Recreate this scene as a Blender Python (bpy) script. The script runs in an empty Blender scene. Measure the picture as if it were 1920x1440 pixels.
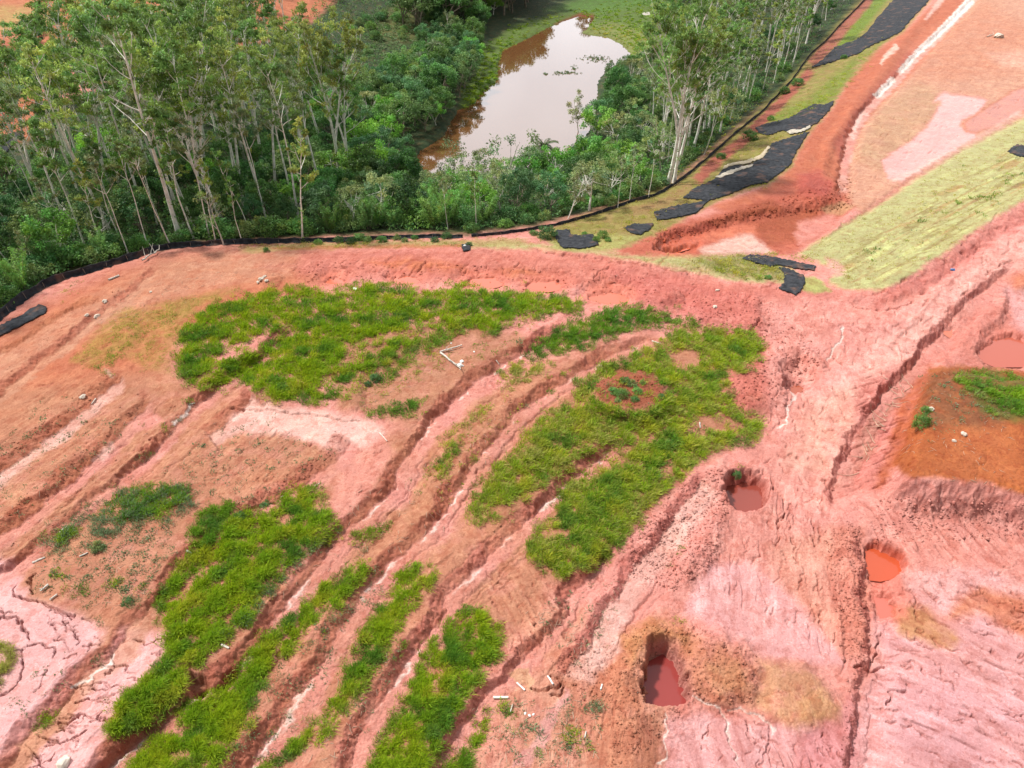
import bpy, math, random
import numpy as np
from mathutils import Vector
R = math.radians
sc = bpy.context.scene
f4 = np.float32

# ------------------------------------------------------------------ camera, sky, sun, exposure
CAM_H, PITCH, FPX = 45.0, 38.0, 1331.0
camd = bpy.data.cameras.new('camera'); cam = bpy.data.objects.new('camera', camd)
sc.collection.objects.link(cam); sc.camera = cam
cam.location = (0, 0, CAM_H); cam.rotation_euler = (R(90 - PITCH), 0, 0)
camd.sensor_width = 36.0; camd.lens = 36.0 * FPX / 1920.0
camd.clip_start = 0.5; camd.clip_end = 9000
SUN_EL, SUN_AZ = 56.0, -72.0            # azimuth from +Y, clockwise positive
wd = bpy.data.worlds.new('World'); sc.world = wd; wd.use_nodes = True
wn = wd.node_tree.nodes; wl = wd.node_tree.links
bg = wn['Background']
sky = wn.new('ShaderNodeTexSky'); sky.sky_type = 'NISHITA'; sky.sun_disc = False
sky.sun_elevation = R(SUN_EL); sky.sun_rotation = R(SUN_AZ)
sky.air_density = 1.0; sky.dust_density = 3.0; sky.ozone_density = 1.0
hs = wn.new('ShaderNodeHueSaturation'); hs.inputs['Saturation'].default_value = 0.32
wl.new(sky.outputs['Color'], hs.inputs['Color'])
# thin bright cloud veil over the blue
wtc = wn.new('ShaderNodeTexCoord'); wns = wn.new('ShaderNodeTexNoise'); wns.inputs['Scale'].default_value = 2.2; wns.inputs['Detail'].default_value = 6
wmr = wn.new('ShaderNodeMapRange'); wmr.inputs[1].default_value = .35; wmr.inputs[2].default_value = .65; wmr.inputs[3].default_value = .25; wmr.inputs[4].default_value = .95
wmx = wn.new('ShaderNodeMix'); wmx.data_type = 'RGBA'; wmx.inputs[7].default_value = (7.4, 7.45, 7.6, 1)
wl.new(wtc.outputs['Generated'], wns.inputs['Vector']); wl.new(wns.outputs['Fac'], wmr.inputs[0]); wl.new(wmr.outputs[0], wmx.inputs['Factor'])
wl.new(hs.outputs['Color'], wmx.inputs[6])
# added gradient: sky brightened ahead of the camera for the pond reflection, dimmed elsewhere
wsp = wn.new('ShaderNodeSeparateXYZ'); wl.new(wtc.outputs['Generated'], wsp.inputs[0])
wgr = wn.new('ShaderNodeMapRange'); wgr.interpolation_type = 'SMOOTHSTEP'; wgr.inputs[1].default_value = -.2; wgr.inputs[2].default_value = 1.0; wgr.inputs[3].default_value = .48; wgr.inputs[4].default_value = 2.15
wl.new(wsp.outputs['Y'], wgr.inputs[0])
wsc = wn.new('ShaderNodeVectorMath'); wsc.operation = 'SCALE'; wl.new(wmx.outputs[2], wsc.inputs[0]); wl.new(wgr.outputs[0], wsc.inputs['Scale']); wl.new(wsc.outputs[0], bg.inputs['Color'])
bg.inputs['Strength'].default_value = 0.15
sd = bpy.data.lights.new('sun', 'SUN'); sun = bpy.data.objects.new('sun', sd); sc.collection.objects.link(sun)
sd.energy = 4.6; sd.angle = R(5); sd.color = (1.0, 0.95, 0.88)
sdir = Vector((math.sin(R(SUN_AZ)) * math.cos(R(SUN_EL)), math.cos(R(SUN_AZ)) * math.cos(R(SUN_EL)), math.sin(R(SUN_EL))))
sun.rotation_euler = (-sdir).to_track_quat('-Z', 'Y').to_euler()
sc.view_settings.view_transform = 'Standard'; sc.view_settings.look = 'None'
sc.view_settings.exposure = 0.27; sc.view_settings.gamma = 1.0
sc.cycles.max_bounces = 6; sc.cycles.diffuse_bounces = 3; sc.cycles.transparent_max_bounces = 4

CP, SP = math.cos(R(PITCH)), math.sin(R(PITCH))
ALB = 0.60                               # apparent colour -> albedo

def depth_of(y, z): return y * CP + (CAM_H - z) * SP
def to_px(x, y, z):
    d = np.maximum(depth_of(y, z), 1.0)
    up = y * SP - (CAM_H - z) * CP
    return 960 + FPX * x / d, 720 - FPX * up / d
def ray_at(u, v, z):
    u = np.asarray(u, float); v = np.asarray(v, float)
    dx = (u - 960) / FPX; dv = (720 - v) / FPX
    dy = CP + dv * SP; dz = -SP + dv * CP
    t = (z - CAM_H) / dz
    return dx * t, dy * t

# ------------------------------------------------------------------ noise
def _h(ix, iy, s):
    h = (ix.astype(np.uint32) * np.uint32(374761393) + iy.astype(np.uint32) * np.uint32(668265263) + np.uint32((s * 2246822519) & 0xffffffff))
    h = (h ^ (h >> np.uint32(13))) * np.uint32(1274126177)
    return h ^ (h >> np.uint32(16))
_ga = np.linspace(0, 2 * np.pi, 64, endpoint=False)
_gx, _gy = np.cos(_ga).astype(f4), np.sin(_ga).astype(f4)
def pn(x, y, s=0):
    x = np.asarray(x, f4); y = np.asarray(y, f4)
    x0 = np.floor(x); y0 = np.floor(y); fx = x - x0; fy = y - y0
    ix = x0.astype(np.int32); iy = y0.astype(np.int32)
    def g(a, b, px, py):
        k = _h(ix + a, iy + b, s) & np.uint32(63)
        return _gx[k] * px + _gy[k] * py
    n00 = g(0, 0, fx, fy); n10 = g(1, 0, fx - 1, fy); n01 = g(0, 1, fx, fy - 1); n11 = g(1, 1, fx - 1, fy - 1)
    sx = fx * fx * fx * (fx * (fx * 6 - 15) + 10); sy = fy * fy * fy * (fy * (fy * 6 - 15) + 10)
    a = n00 + sx * (n10 - n00); b = n01 + sx * (n11 - n01)
    return (a + sy * (b - a)) * f4(1.45)
def fbm(x, y, s=0, o=4, r=0.5):
    t = 0; a = 1.0; n = 0
    for k in range(o):
        t = t + a * pn(x * 2 ** k, y * 2 ** k, s + 17 * k); n += a; a *= r
    return t / n
def ridg(x, y, s=0, o=3):
    t = 0; a = 1.0; n = 0
    for k in range(o):
        t = t + a * (1 - np.abs(pn(x * 2 ** k, y * 2 ** k, s + 31 * k)) * 2); n += a; a *= .5
    return t / n
def sm(a, b, x):
    t = np.clip((x - a) / (b - a), 0, 1); return t * t * (3 - 2 * t)
def lin(c):
    c = np.array(c, float) / 255.0
    return np.where(c <= 0.04045, c / 12.92, ((c + 0.055) / 1.055) ** 2.4)
def alb(c): return lin(c) * ALB

# ------------------------------------------------------------------ object bookkeeping
COL = sc.collection
def tag(o, label=None, cat=None, group=None, kind=None):
    if label: o['label'] = label
    if cat: o['category'] = cat
    if group: o['group'] = group
    if kind: o['kind'] = kind
    return o
def link(name, me, parent=None, mat=None):
    o = bpy.data.objects.new(name, me); COL.objects.link(o)
    if parent is not None: o.parent = parent
    if mat is not None and me is not None and not me.materials: me.materials.append(mat)
    return o
def empty(name, loc, rz=0.0):
    o = bpy.data.objects.new(name, None); COL.objects.link(o); o.location = loc; o.rotation_euler = (0, 0, rz)
    o.empty_display_size = 0.3
    return o
def mesh(name, V, F, mat=None, col=None, smooth=False, extra=None):
    V = np.ascontiguousarray(V, f4); F = np.ascontiguousarray(F, np.int32)
    me = bpy.data.meshes.new(name); k = F.shape[1]; n = len(F)
    me.vertices.add(len(V)); me.vertices.foreach_set('co', V.ravel())
    me.loops.add(n * k); me.loops.foreach_set('vertex_index', F.ravel())
    me.polygons.add(n); me.polygons.foreach_set('loop_start', np.arange(n, dtype=np.int32) * k)
    me.polygons.foreach_set('loop_total', np.full(n, k, np.int32))
    if smooth: me.polygons.foreach_set('use_smooth', np.ones(n, bool))
    me.update(calc_edges=True)
    if col is not None:
        a = me.attributes.new('soil', 'FLOAT_COLOR', 'POINT')
        c = np.ones((len(V), 4), f4); c[:, :3] = col; a.data.foreach_set('color', c.ravel())
    for nm, val in (extra or {}).items():
        a = me.attributes.new(nm, 'FLOAT', 'POINT'); a.data.foreach_set('value', np.ascontiguousarray(val, f4))
    if mat: me.materials.append(mat)
    return me

# ------------------------------------------------------------------ large relief: a smooth surface through surveyed heights
CTRL = [(100,700,0),(500,650,.25),(900,600,.3),(1300,620,0),(300,900,0),(700,900,0),(1100,900,0),(100,1200,-.3),(500,1200,0),(900,1200,0),
 (1200,1000,0),(1200,1300,-.3),(0,1450,0),(500,1450,0),(1000,1450,0),(1400,1440,-.8),(1900,1440,-1),(-400,900,0),(-400,1400,0),(2300,1400,-1),
 (1000,1700,0),(1800,1800,-1),(200,1800,0),(1450,800,-.5),(1550,1000,-.9),(1500,1200,-1),(1600,650,0),(1750,520,.7),(1900,400,1.4),(1650,560,.3),
 (2150,250,2),(2200,600,1.3),(1850,620,0),(1800,900,-.4),(150,540,-.3),(300,500,-.3),(600,480,-.3),(900,480,-.3),(1100,480,-.5),(1300,520,-.2),(1450,540,0),
 (0,600,-.8),(240,490,-1),(500,455,-1),(800,445,-1.2),(1000,432,-2),(1180,380,-3),(1280,335,-4.3),(1380,250,-5.6),(1450,190,-6.5),(1540,90,-7.5),(1620,0,-8.5),
 (1300,420,-2.3),(1500,420,-2.3),(1560,380,-2.4),(1650,300,-2.6),(1700,150,-2.8),(1850,100,-2.8),(1800,0,-2.8),(1920,200,-2.3),(2150,100,-2),
 (1400,340,-2.6),(1500,250,-2.9),(1560,190,-3),(1640,100,-3.2),(1720,20,-3.2),(1100,445,-1.6),(1350,495,-.9),
 (1650,530,.1),(1920,378,1.3),(1500,478,-1.6),(1700,345,-2.0),(1920,218,-2.1),
 (100,450,-4),(400,400,-5),(700,400,-5.5),(900,400,-5.5),(1100,375,-6),(1200,300,-8.5),(1350,150,-10),(-300,560,-3),
 (800,322,-11.6),(750,290,-11.6),(840,228,-11.6),(900,170,-11.6),(930,90,-11.6),(1060,25,-11.6),(1200,60,-11.6),(1200,110,-11.6),(1130,150,-11.6),(1120,200,-11.6),(1010,300,-11.6),(1000,180,-11.6),
 (1000,-10,-11),(750,50,-7),(700,-20,-2),(500,200,-7.5),(300,250,-6),(200,100,-2),(0,100,2),(-200,200,1),(20,230,-2),(100,-20,5),(400,-30,5),(1200,-30,-11),(1400,0,-10.5),(1250,100,-11.3),
 (1900,-60,-2.8),(1000,-110,-9),(200,-120,14),(-500,-100,14),(2200,-100,0),(1500,-110,-9),(1000,-190,0),(0,-190,22),(2000,-190,6)]
_c = np.array(CTRL, float)
_cx, _cy = ray_at(_c[:, 0], _c[:, 1], _c[:, 2])
def _nrm(x, y):
    d = np.maximum(depth_of(y, 0.0), 12.0); return x / d * 1.15, np.log(d) * 0.95
_px, _py = _nrm(_cx, _cy)
def _phi(r2): return 0.5 * r2 * np.log(r2 + 1e-12)
_n = len(_c)
_A = np.zeros((_n + 3, _n + 3)); _A[:_n, :_n] = _phi((_px[:, None] - _px) ** 2 + (_py[:, None] - _py) ** 2) + np.eye(_n) * 2e-4
_A[:_n, _n] = 1; _A[:_n, _n + 1] = _px; _A[:_n, _n + 2] = _py; _A[_n:, :_n] = _A[:_n, _n:].T
_w = np.linalg.solve(_A, np.concatenate([_c[:, 2], np.zeros(3)]))
def macro(x, y):
    sh = np.shape(x); X, Y = _nrm(np.ravel(x).astype(float), np.ravel(y).astype(float)); out = np.empty(len(X))
    for i in range(0, len(X), 40000):
        a, b = X[i:i + 40000, None], Y[i:i + 40000, None]
        out[i:i + 40000] = _phi((a - _px) ** 2 + (b - _py) ** 2) @ _w[:_n] + _w[_n] + a[:, 0] * _w[_n + 1] + b[:, 0] * _w[_n + 2]
    return np.clip(out, -13, 30).reshape(sh).astype(f4)

# ------------------------------------------------------------------ ground grid (fan shaped, finer near, out to the horizon)
def _yv(v): return 48.0 / np.tan(R(PITCH) + np.arctan((v - 720.0) / FPX))
_v = np.arange(1590, -62, -1.35)
ys = _yv(_v)
near = np.array([-22, -12, -4, 2, 6, 9]); near = near[near < ys[0] - 1]
far = [ys[-1]]
while far[-1] < 5200: far.append(far[-1] * 1.05 + 1)
YS = np.concatenate([near, ys, far[1:]])
_u = np.arange(-190, 2112, 1.4)
tt = (_u - 960) / FPX
ext = []; s = tt[-1]; st = .004
while s < 3.2: st *= 1.18; s += st; ext.append(s)
ext = np.array(ext)
TS = np.concatenate([-ext[::-1], tt, ext])
NR, NC = len(YS), len(TS)
Yg = np.repeat(YS[:, None], NC, 1); Xg = TS[None, :] * depth_of(YS, -3.0)[:, None]
X = Xg.ravel().astype(f4); Y = Yg.ravel().astype(f4)
# large relief evaluated on a coarse subset and interpolated
ri = np.unique(np.concatenate([np.arange(0, NR, 6), [NR - 1]])); ci = np.unique(np.concatenate([np.arange(0, NC, 6), [NC - 1]]))
Mc = macro(Xg[np.ix_(ri, ci)], Yg[np.ix_(ri, ci)])
_t = np.stack([np.interp(np.arange(NC), ci, Mc[k]) for k in range(len(ri))])
Z = np.stack([np.interp(np.arange(NR), ri, _t[:, j]) for j in range(NC)], 1).astype(f4).ravel()
_fade = sm(380, 700, Y); Z = Z * (1 - _fade) + _fade * (-4 + 14 * fbm(X / 260, Y / 260, 5, 3))
Z = Z.astype(f4)
def hgt(x, y):
    x = np.asarray(x, float); y = np.asarray(y, float)
    t = x / depth_of(y, -3.0)
    fi = np.clip(np.interp(y, YS, np.arange(NR)), 0, NR - 1.001); fj = np.clip(np.interp(t, TS, np.arange(NC)), 0, NC - 1.001)
    i = fi.astype(int); j = fj.astype(int); a = fi - i; b = fj - j; G = Z.reshape(NR, NC)
    return (G[i, j] * (1 - a) * (1 - b) + G[i + 1, j] * a * (1 - b) + G[i, j + 1] * (1 - a) * b + G[i + 1, j + 1] * a * b)
def ground(u, v):
    """where the sight line through photo point (u, v) meets the ground"""
    u = np.atleast_1d(np.asarray(u, float)); v = np.atleast_1d(np.asarray(v, float))
    z = np.full(u.shape, -1.0)
    for k in range(14):
        x, y = ray_at(u, v, z); z = z + 0.6 * (hgt(x, y) - z)
    return x, y, z

# ------------------------------------------------------------------ survey map: features are listed as outlines on the photo and laid on the ground
U, V = to_px(X, Y, Z)
PPM = FPX / np.maximum(depth_of(Y, Z), 1)
_near = (Y < 420) & (Y > 3)
n1 = fbm(X / 2.6, Y / 2.6, 11, 3); n2 = fbm(X / 2.6, Y / 2.6, 12, 3); n3 = fbm(X / .7, Y / .7, 13, 2); n4 = fbm(X / .7, Y / .7, 14, 2)
n5 = fbm(X / .22, Y / .22, 15, 2); n6 = fbm(X / .22, Y / .22, 16, 2)
def warp(U, V): return U + (n1 * .6 + n3 * .30 + n5 * .11) * PPM, V + (n2 * .5 + n4 * .26 + n6 * .10) * PPM * .75
WU, WV = warp(U, V)
def sel(u0, u1, v0, v1, m=30):
    return np.nonzero((WU > u0 - m) & (WU < u1 + m) & (WV > v0 - m) & (WV < v1 + m) & _near)[0]
def seg_d(pu, pv, a, b):
    dx, dy = b[0] - a[0], b[1] - a[1]; L = dx * dx + dy * dy + 1e-9
    t = np.clip(((pu - a[0]) * dx + (pv - a[1]) * dy) / L, 0, 1)
    ex = pu - a[0] - t * dx; ey = pv - a[1] - t * dy
    return np.sqrt(ex * ex + ey * ey), t, dx * ey - dy * ex
def poly_sd(pu, pv, P):
    """distance to an outline, positive inside"""
    n = len(P); d = np.full(pu.shape, 1e9, f4); ins = np.zeros(pu.shape, bool)
    for k in range(n):
        a, b = P[k], P[(k + 1) % n]
        d = np.minimum(d, seg_d(pu, pv, a, b)[0])
        if a[1] != b[1]:
            c = (a[1] > pv) != (b[1] > pv)
            ins ^= c & (pu < (b[0] - a[0]) * (pv - a[1]) / (b[1] - a[1]) + a[0])
    return np.where(ins, d, -d)
def line_sd(pu, pv, L):
    """(signed distance, 0..1 along): positive on the left bank when walking the line from its first point down the picture"""
    best = np.full(pu.shape, 1e9, f4); along = np.zeros(pu.shape, f4); sg = np.ones(pu.shape, f4)
    ln = [math.dist(L[k], L[k + 1]) for k in range(len(L) - 1)]; tot = sum(ln); acc = 0
    for k in range(len(L) - 1):
        d, t, cr = seg_d(pu, pv, L[k], L[k + 1])
        m = d < best
        best = np.where(m, d, best); along = np.where(m, (acc + t * ln[k]) / tot, along); sg = np.where(m, np.where(cr >= 0, 1.0, -1.0), sg)
        acc += ln[k]
    return best * sg, along
def bb(P, m): 
    a = np.array(P); return sel(a[:, 0].min(), a[:, 0].max(), a[:, 1].min(), a[:, 1].max(), m)
def pmask(P, soft=8, grow=0):
    i = bb(P, soft + grow + 4); return i, sm(-soft, soft, poly_sd(WU[i], WV[i], P) + grow)
def lmask(L, w, soft=2, w2=None, fade=.04):
    i = bb(L, max(w, w2 or w) + soft + 4); s, t = line_sd(WU[i], WV[i], L)
    ww = w + ((w2 if w2 is not None else w) - w) * t
    return i, (1 - sm(ww - soft, ww + soft, np.abs(s))) * sm(0, fade, t) * (1 - sm(1 - fade, 1, t)) if fade else (1 - sm(ww - soft, ww + soft, np.abs(s)))
PAINT = []                                # (indices, mask, colour) of the beds and banks, applied after the broad soils
def hpoly(P, dz, soft=10, grow=0):
    i, m = pmask(P, soft, grow); Z[i] += m * dz
def hline(L, dz, w, soft, fade=.05, w2=None):
    i, m = lmask(L, w, soft, w2, fade); Z[i] += m * dz
def furrow(L, D=.7, wb=.9, wc=1.1, wr=2.2, bank=None, bed=None, streak=None, lip=.12, fade=.05, crumb=.10, bm=.55):
    """a drainage furrow: cut bank on the left, flat silted bed, gentle rise to the next bench"""
    if L[-1][1] > 1430: L = L + [(L[-1][0] + (L[-1][0] - L[-3][0]) * 2, L[-1][1] + (L[-1][1] - L[-3][1]) * 2)]
    D *= .68; wb *= .95; i = bb(L, 140); s, t = line_sd(WU[i], WV[i], L); s = s / PPM[i]
    f = sm(0, fade, t) * (1 - sm(1 - fade, 1, t)); k = (s > -wc - wr) & (s < wb * 3 + 1) & (f > 0)
    i, s, f = i[k], s[k], f[k]
    wv = wb * (.9 + .5 * n1[i]); wcv = wc * (1 + .5 * n2[i]); f = f * np.clip(.85 + .5 * pn(X[i] / 4.5, Y[i] / 4.5, 57), .35, 1.2)
    up = np.clip(s / wv, 0, 1); up = .5 * up + .5 * up * up * (3 - 2 * up); h = np.where(s > 0, -D * (1 - up) + lip * up * (1 - sm(wv, wv * 3, s)), -D * (1 - sm(0, 1, (-s - wcv) / wr)))
    face = sm(-.05, .10, s) * (1 - sm(wv * .8, wv * 1.15, s))
    h = h + face * crumb * 1.0 * (ridg(X[i] / .7, Y[i] / .7, 71, 3) - .5)
    h = h - .12 * np.exp(-((s + .07) / .10) ** 2)                       # the runnel the water has cut along the foot of the bank
    Z[i] += (h * f).astype(f4)
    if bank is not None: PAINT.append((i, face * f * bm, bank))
    if bed is not None: PAINT.append((i, (1 - sm(wcv * .75, wcv * 1.35, -s)) * (1 - sm(-.05, .15, s)) * f * .85, bed))
    if streak is not None: PAINT.append((i, sm(.35, .7, pn(X[i] / 2.2, Y[i] / 4, 55) + .5 * pn(X[i] / .6, Y[i] / .6, 56) + .3) * np.exp(-((s + .24) / .13) ** 2) * np.minimum(f, 1) * .8, streak))

LEVEL = {}
def basin(name, P, below, soft=6, walls=0.):
    """level floor sunk below the lowest part of its rim; water can then lie flat in it"""
    a = np.array(P, float); x, y, z = ground(a[:, 0], a[:, 1]); lev = float(z.min()) - below
    i, m = pmask(P, soft); Z[i] = Z[i] * (1 - m) + m * (lev + .05 * n3[i]); LEVEL[name] = lev
# ------------------------------------------------------------------ soils (apparent colours)
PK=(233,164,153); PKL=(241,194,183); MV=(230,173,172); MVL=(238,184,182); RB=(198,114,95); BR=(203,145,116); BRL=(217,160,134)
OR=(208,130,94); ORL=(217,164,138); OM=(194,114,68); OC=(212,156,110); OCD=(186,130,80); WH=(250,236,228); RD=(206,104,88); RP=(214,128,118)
TF=(196,190,138); TFD=(172,158,104); TFL=(210,210,150); GR=(120,142,56); FO=(66,86,36); PKR=(221,142,128)

# ---- furrows of the terraces, left to right
C = {}
C['a']=[(300,500),(287,510),(260,530),(247,543),(230,563),(180,592),(133,632),(67,682),(0,735),(-90,805)]
C['b']=[(200,560),(140,575),(83,612),(0,662),(-80,710)]
C['c']=[(230,705),(190,735),(150,770),(110,800),(60,835),(0,880),(-80,935)]
C['d']=[(285,745),(240,790),(217,815),(180,850),(140,890),(83,935),(33,975),(-50,1030)]
C['e']=[(560,605),(520,635),(433,700),(373,748),(323,800),(300,820),(260,862),(220,893),(167,932),(140,960),(100,995),(0,1065),(-60,1105)]
C['f']=[(475,735),(455,760),(432,782),(410,800),(385,815)]
C['g']=[(655,820),(640,850),(600,885),(520,930),(467,962),(440,975)]
C['g2']=[(400,990),(350,1040),(290,1112),(262,1155),(215,1215),(167,1255),(127,1298),(67,1355),(27,1410),(0,1440),(-40,1480)]
C['h']=[(1090,588),(1040,622),(973,660),(907,700),(847,745),(807,782),(780,818),(757,858),(733,908),(683,962),(627,1003),(580,1073),(533,1123),(500,1180),(453,1230),(405,1272),(360,1300),(310,1325),(233,1392),(187,1440),(150,1480)]
C['i']=[(1245,628),(1160,655),(1107,682),(1027,728),(977,762),(940,805),(913,835),(883,872),(853,922),(827,962),(807,982),(763,1025),(723,1055),(690,1098),(650,1155),(620,1198),(567,1285),(520,1348),(475,1415),(450,1460)]
C['j']=[(1170,815),(1133,845),(1073,888),(1027,930),(993,960),(960,995),(927,1022),(900,1050),(867,1084),(833,1113),(827,1150),(807,1177),(780,1210),(747,1254),(707,1317),(660,1407),(630,1460)]
C['k']=[(1160,1000),(1110,1066),(1067,1114),(1053,1156),(1007,1203),(973,1236),(953,1263),(923,1287),(880,1340),(840,1385),(815,1450)]
C['l']=[(1330,895),(1300,925),(1267,963),(1233,1016),(1200,1050),(1160,1106),(1127,1163),(1100,1210),(1070,1246),(1058,1275)]
C['m']=[(1905,495),(1880,515),(1813,562),(1790,592),(1778,606),(1737,650),(1707,690),(1657,730),(1633,773),(1613,806),(1590,843),(1570,883),(1566,920),(1575,950)]
C['n']=[(1612,985),(1614,1010),(1624,1080),(1634,1160),(1631,1245),(1614,1293),(1610,1360),(1598,1445)]
C['o']=[(1840,-20),(1800,22),(1760,62),(1713,106),(1683,140),(1640,182),(1610,215),(1588,262),(1575,320),(1573,370)]
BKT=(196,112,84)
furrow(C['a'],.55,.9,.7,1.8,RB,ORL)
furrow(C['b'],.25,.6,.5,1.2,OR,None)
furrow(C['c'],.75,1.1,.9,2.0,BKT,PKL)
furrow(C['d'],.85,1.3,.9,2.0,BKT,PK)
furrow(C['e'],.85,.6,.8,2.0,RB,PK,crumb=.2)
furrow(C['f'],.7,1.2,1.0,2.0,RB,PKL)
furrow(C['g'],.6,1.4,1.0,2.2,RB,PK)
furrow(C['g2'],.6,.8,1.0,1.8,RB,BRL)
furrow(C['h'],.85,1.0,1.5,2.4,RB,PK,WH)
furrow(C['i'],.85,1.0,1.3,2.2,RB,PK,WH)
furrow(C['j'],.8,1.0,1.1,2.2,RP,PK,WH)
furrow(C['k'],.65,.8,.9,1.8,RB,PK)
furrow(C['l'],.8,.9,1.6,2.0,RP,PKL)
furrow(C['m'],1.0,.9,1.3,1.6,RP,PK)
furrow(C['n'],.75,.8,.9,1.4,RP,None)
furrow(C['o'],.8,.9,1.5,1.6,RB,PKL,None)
# finer runnels and old wheel tracks beside the main furrows
rq=random.Random(21)
for nm in ('a','c','d','e','g2','h','h','i','i','j','j','k','l','l','m','n'):
    L0=C[nm]
    for k in range(5):
        s0=rq.uniform(0,.6); s1=s0+rq.uniform(.2,.5); n_=len(L0); off=rq.uniform(12,70)*rq.choice([1,1,-1]); wob=rq.uniform(0,6.28); pts=[]
        for t in np.linspace(s0,min(s1,1),9):
            f=t*(n_-1); j=min(int(f),n_-2); a=L0[j]; b=L0[j+1]; fr=f-j
            pts.append((a[0]+(b[0]-a[0])*fr+off*.85+3*math.sin(wob+t*14),a[1]+(b[1]-a[1])*fr+off*.4))
        if off>0 or rq.random()<.5: hline(pts,-rq.uniform(.07,.17),rq.uniform(1.,3.),rq.uniform(2.5,4.5),.25)
        else: hline(pts,rq.uniform(.08,.18),rq.uniform(1.5,4),4,.2)
# lower-left: undercut gully along the grass and the collapsed hole at its head
furrow([(360,1290),(330,1320),(270,1365),(230,1395),(190,1437),(160,1480)],.6,.35,.5,.6,RB,None,fade=.15)
furrow([(455,1235),(430,1255),(405,1278),(385,1290)],.7,.35,.35,.5,RD,None,fade=.2)
hpoly([(345,1272),(358,1262),(378,1270),(382,1288),(368,1302),(348,1296)],-1.1,5)

# ---- borrow pits, scour pools, hollows
PITA=[(1352,905),(1362,888),(1395,880),(1428,890),(1440,915),(1440,940),(1425,962),(1395,968),(1368,955),(1352,930)]
_s=lambda P,k:[(sum(p[0] for p in P)/len(P)*(1-k)+a*k,sum(p[1] for p in P)/len(P)*(1-k)+b*k) for a,b in P]
PITA=_s(PITA,.87); hpoly(PITA,.3,26,18); basin('a',[(a,b-4) for a,b in PITA],1.55,7)
PITB=[(1206,1222),(1216,1203),(1236,1196),(1258,1203),(1277,1235),(1292,1275),(1296,1310),(1278,1326),(1240,1328),(1212,1316),(1202,1285)]; PITB=_s(PITB,.92)
basin('b',[(a,b-6) for a,b in PITB],1.85,6)
hpoly([(1465,685),(1500,668),(1532,688),(1534,715),(1505,728),(1475,720)],-.9,12)
basin('c',[(1466,712),(1480,704),(1512,710),(1516,722),(1490,734),(1470,728)],.5,5)
POOLS=[(628,522,18,9),(762,520,26,10),(908,524,34,13),(1022,530,34,13),(1142,553,36,14)]
for k_,(a,b,c,d) in enumerate(POOLS):
    hpoly([(a+c*1.7*math.cos(k),b-6+d*1.5*math.sin(k)) for k in np.linspace(0,6.2,14)[:-1]],-.45,10)
    basin('p%d'%k_,[(a+c*1.05*math.cos(k),b+d*.95*math.sin(k)) for k in np.linspace(0,6.2,14)[:-1]],.35,4)
hpoly([(1240,575),(1285,555),(1320,575),(1295,600),(1250,600)],-.6,10)
BAS=[(1228,466),(1238,444),(1275,430),(1320,420),(1400,400),(1450,392),(1520,382),(1580,384),(1590,396),(1545,440),(1492,475),(1400,480),(1320,474)]
hpoly(BAS,-1.1,6); basin('d',[(1238,468),(1242,456),(1280,447),(1314,443),(1304,458),(1270,468)],.3,4)
POOLF=[(1626,1022),(1640,1012),(1668,1018),(1698,1038),(1708,1058),(1692,1072),(1672,1082),(1652,1086),(1634,1084),(1628,1060)]
hpoly([(1642,1104),(1672,1100),(1694,1118),(1692,1156),(1650,1160),(1640,1128)],-.25,6); basin('f',POOLF,.45,5); basin('f2',[(1646,1108),(1666,1106),(1682,1122),(1680,1150),(1654,1152),(1644,1120)],.12,5)
POOLG=[(1838,655),(1850,638),(1875,622),(1905,615),(1960,640),(1960,668),(1915,682),(1870,682),(1845,672)]
hpoly([(1832,660),(1845,620),(1880,600),(1890,540),(1930,540),(2040,600),(2040,690),(1915,690),(1860,688)],-.6,9); basin('g',POOLG,.3,5)
basin('h',[(1774,606),(1792,608),(1792,620),(1780,628),(1772,622)],.2,4)
LAKE=[(778,300),(790,282),(815,268),(835,252),(845,225),(862,200),(890,190),(905,170),(918,158),(932,152),(936,120),(945,92),(985,75),(1020,55),(1060,38),(1085,30),(1112,32),(1100,48),(1082,62),(1105,68),(1140,72),(1165,84),(1180,98),(1170,112),(1135,125),(1120,150),(1118,190),(1112,225),(1090,265),(1040,290),(1000,308),(960,318),(900,322),(840,322),(800,318)]
hpoly(LAKE,-1.6,9)
basin('w',[(1203,22),(1218,20),(1221,27),(1206,28)],.35,3)
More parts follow.
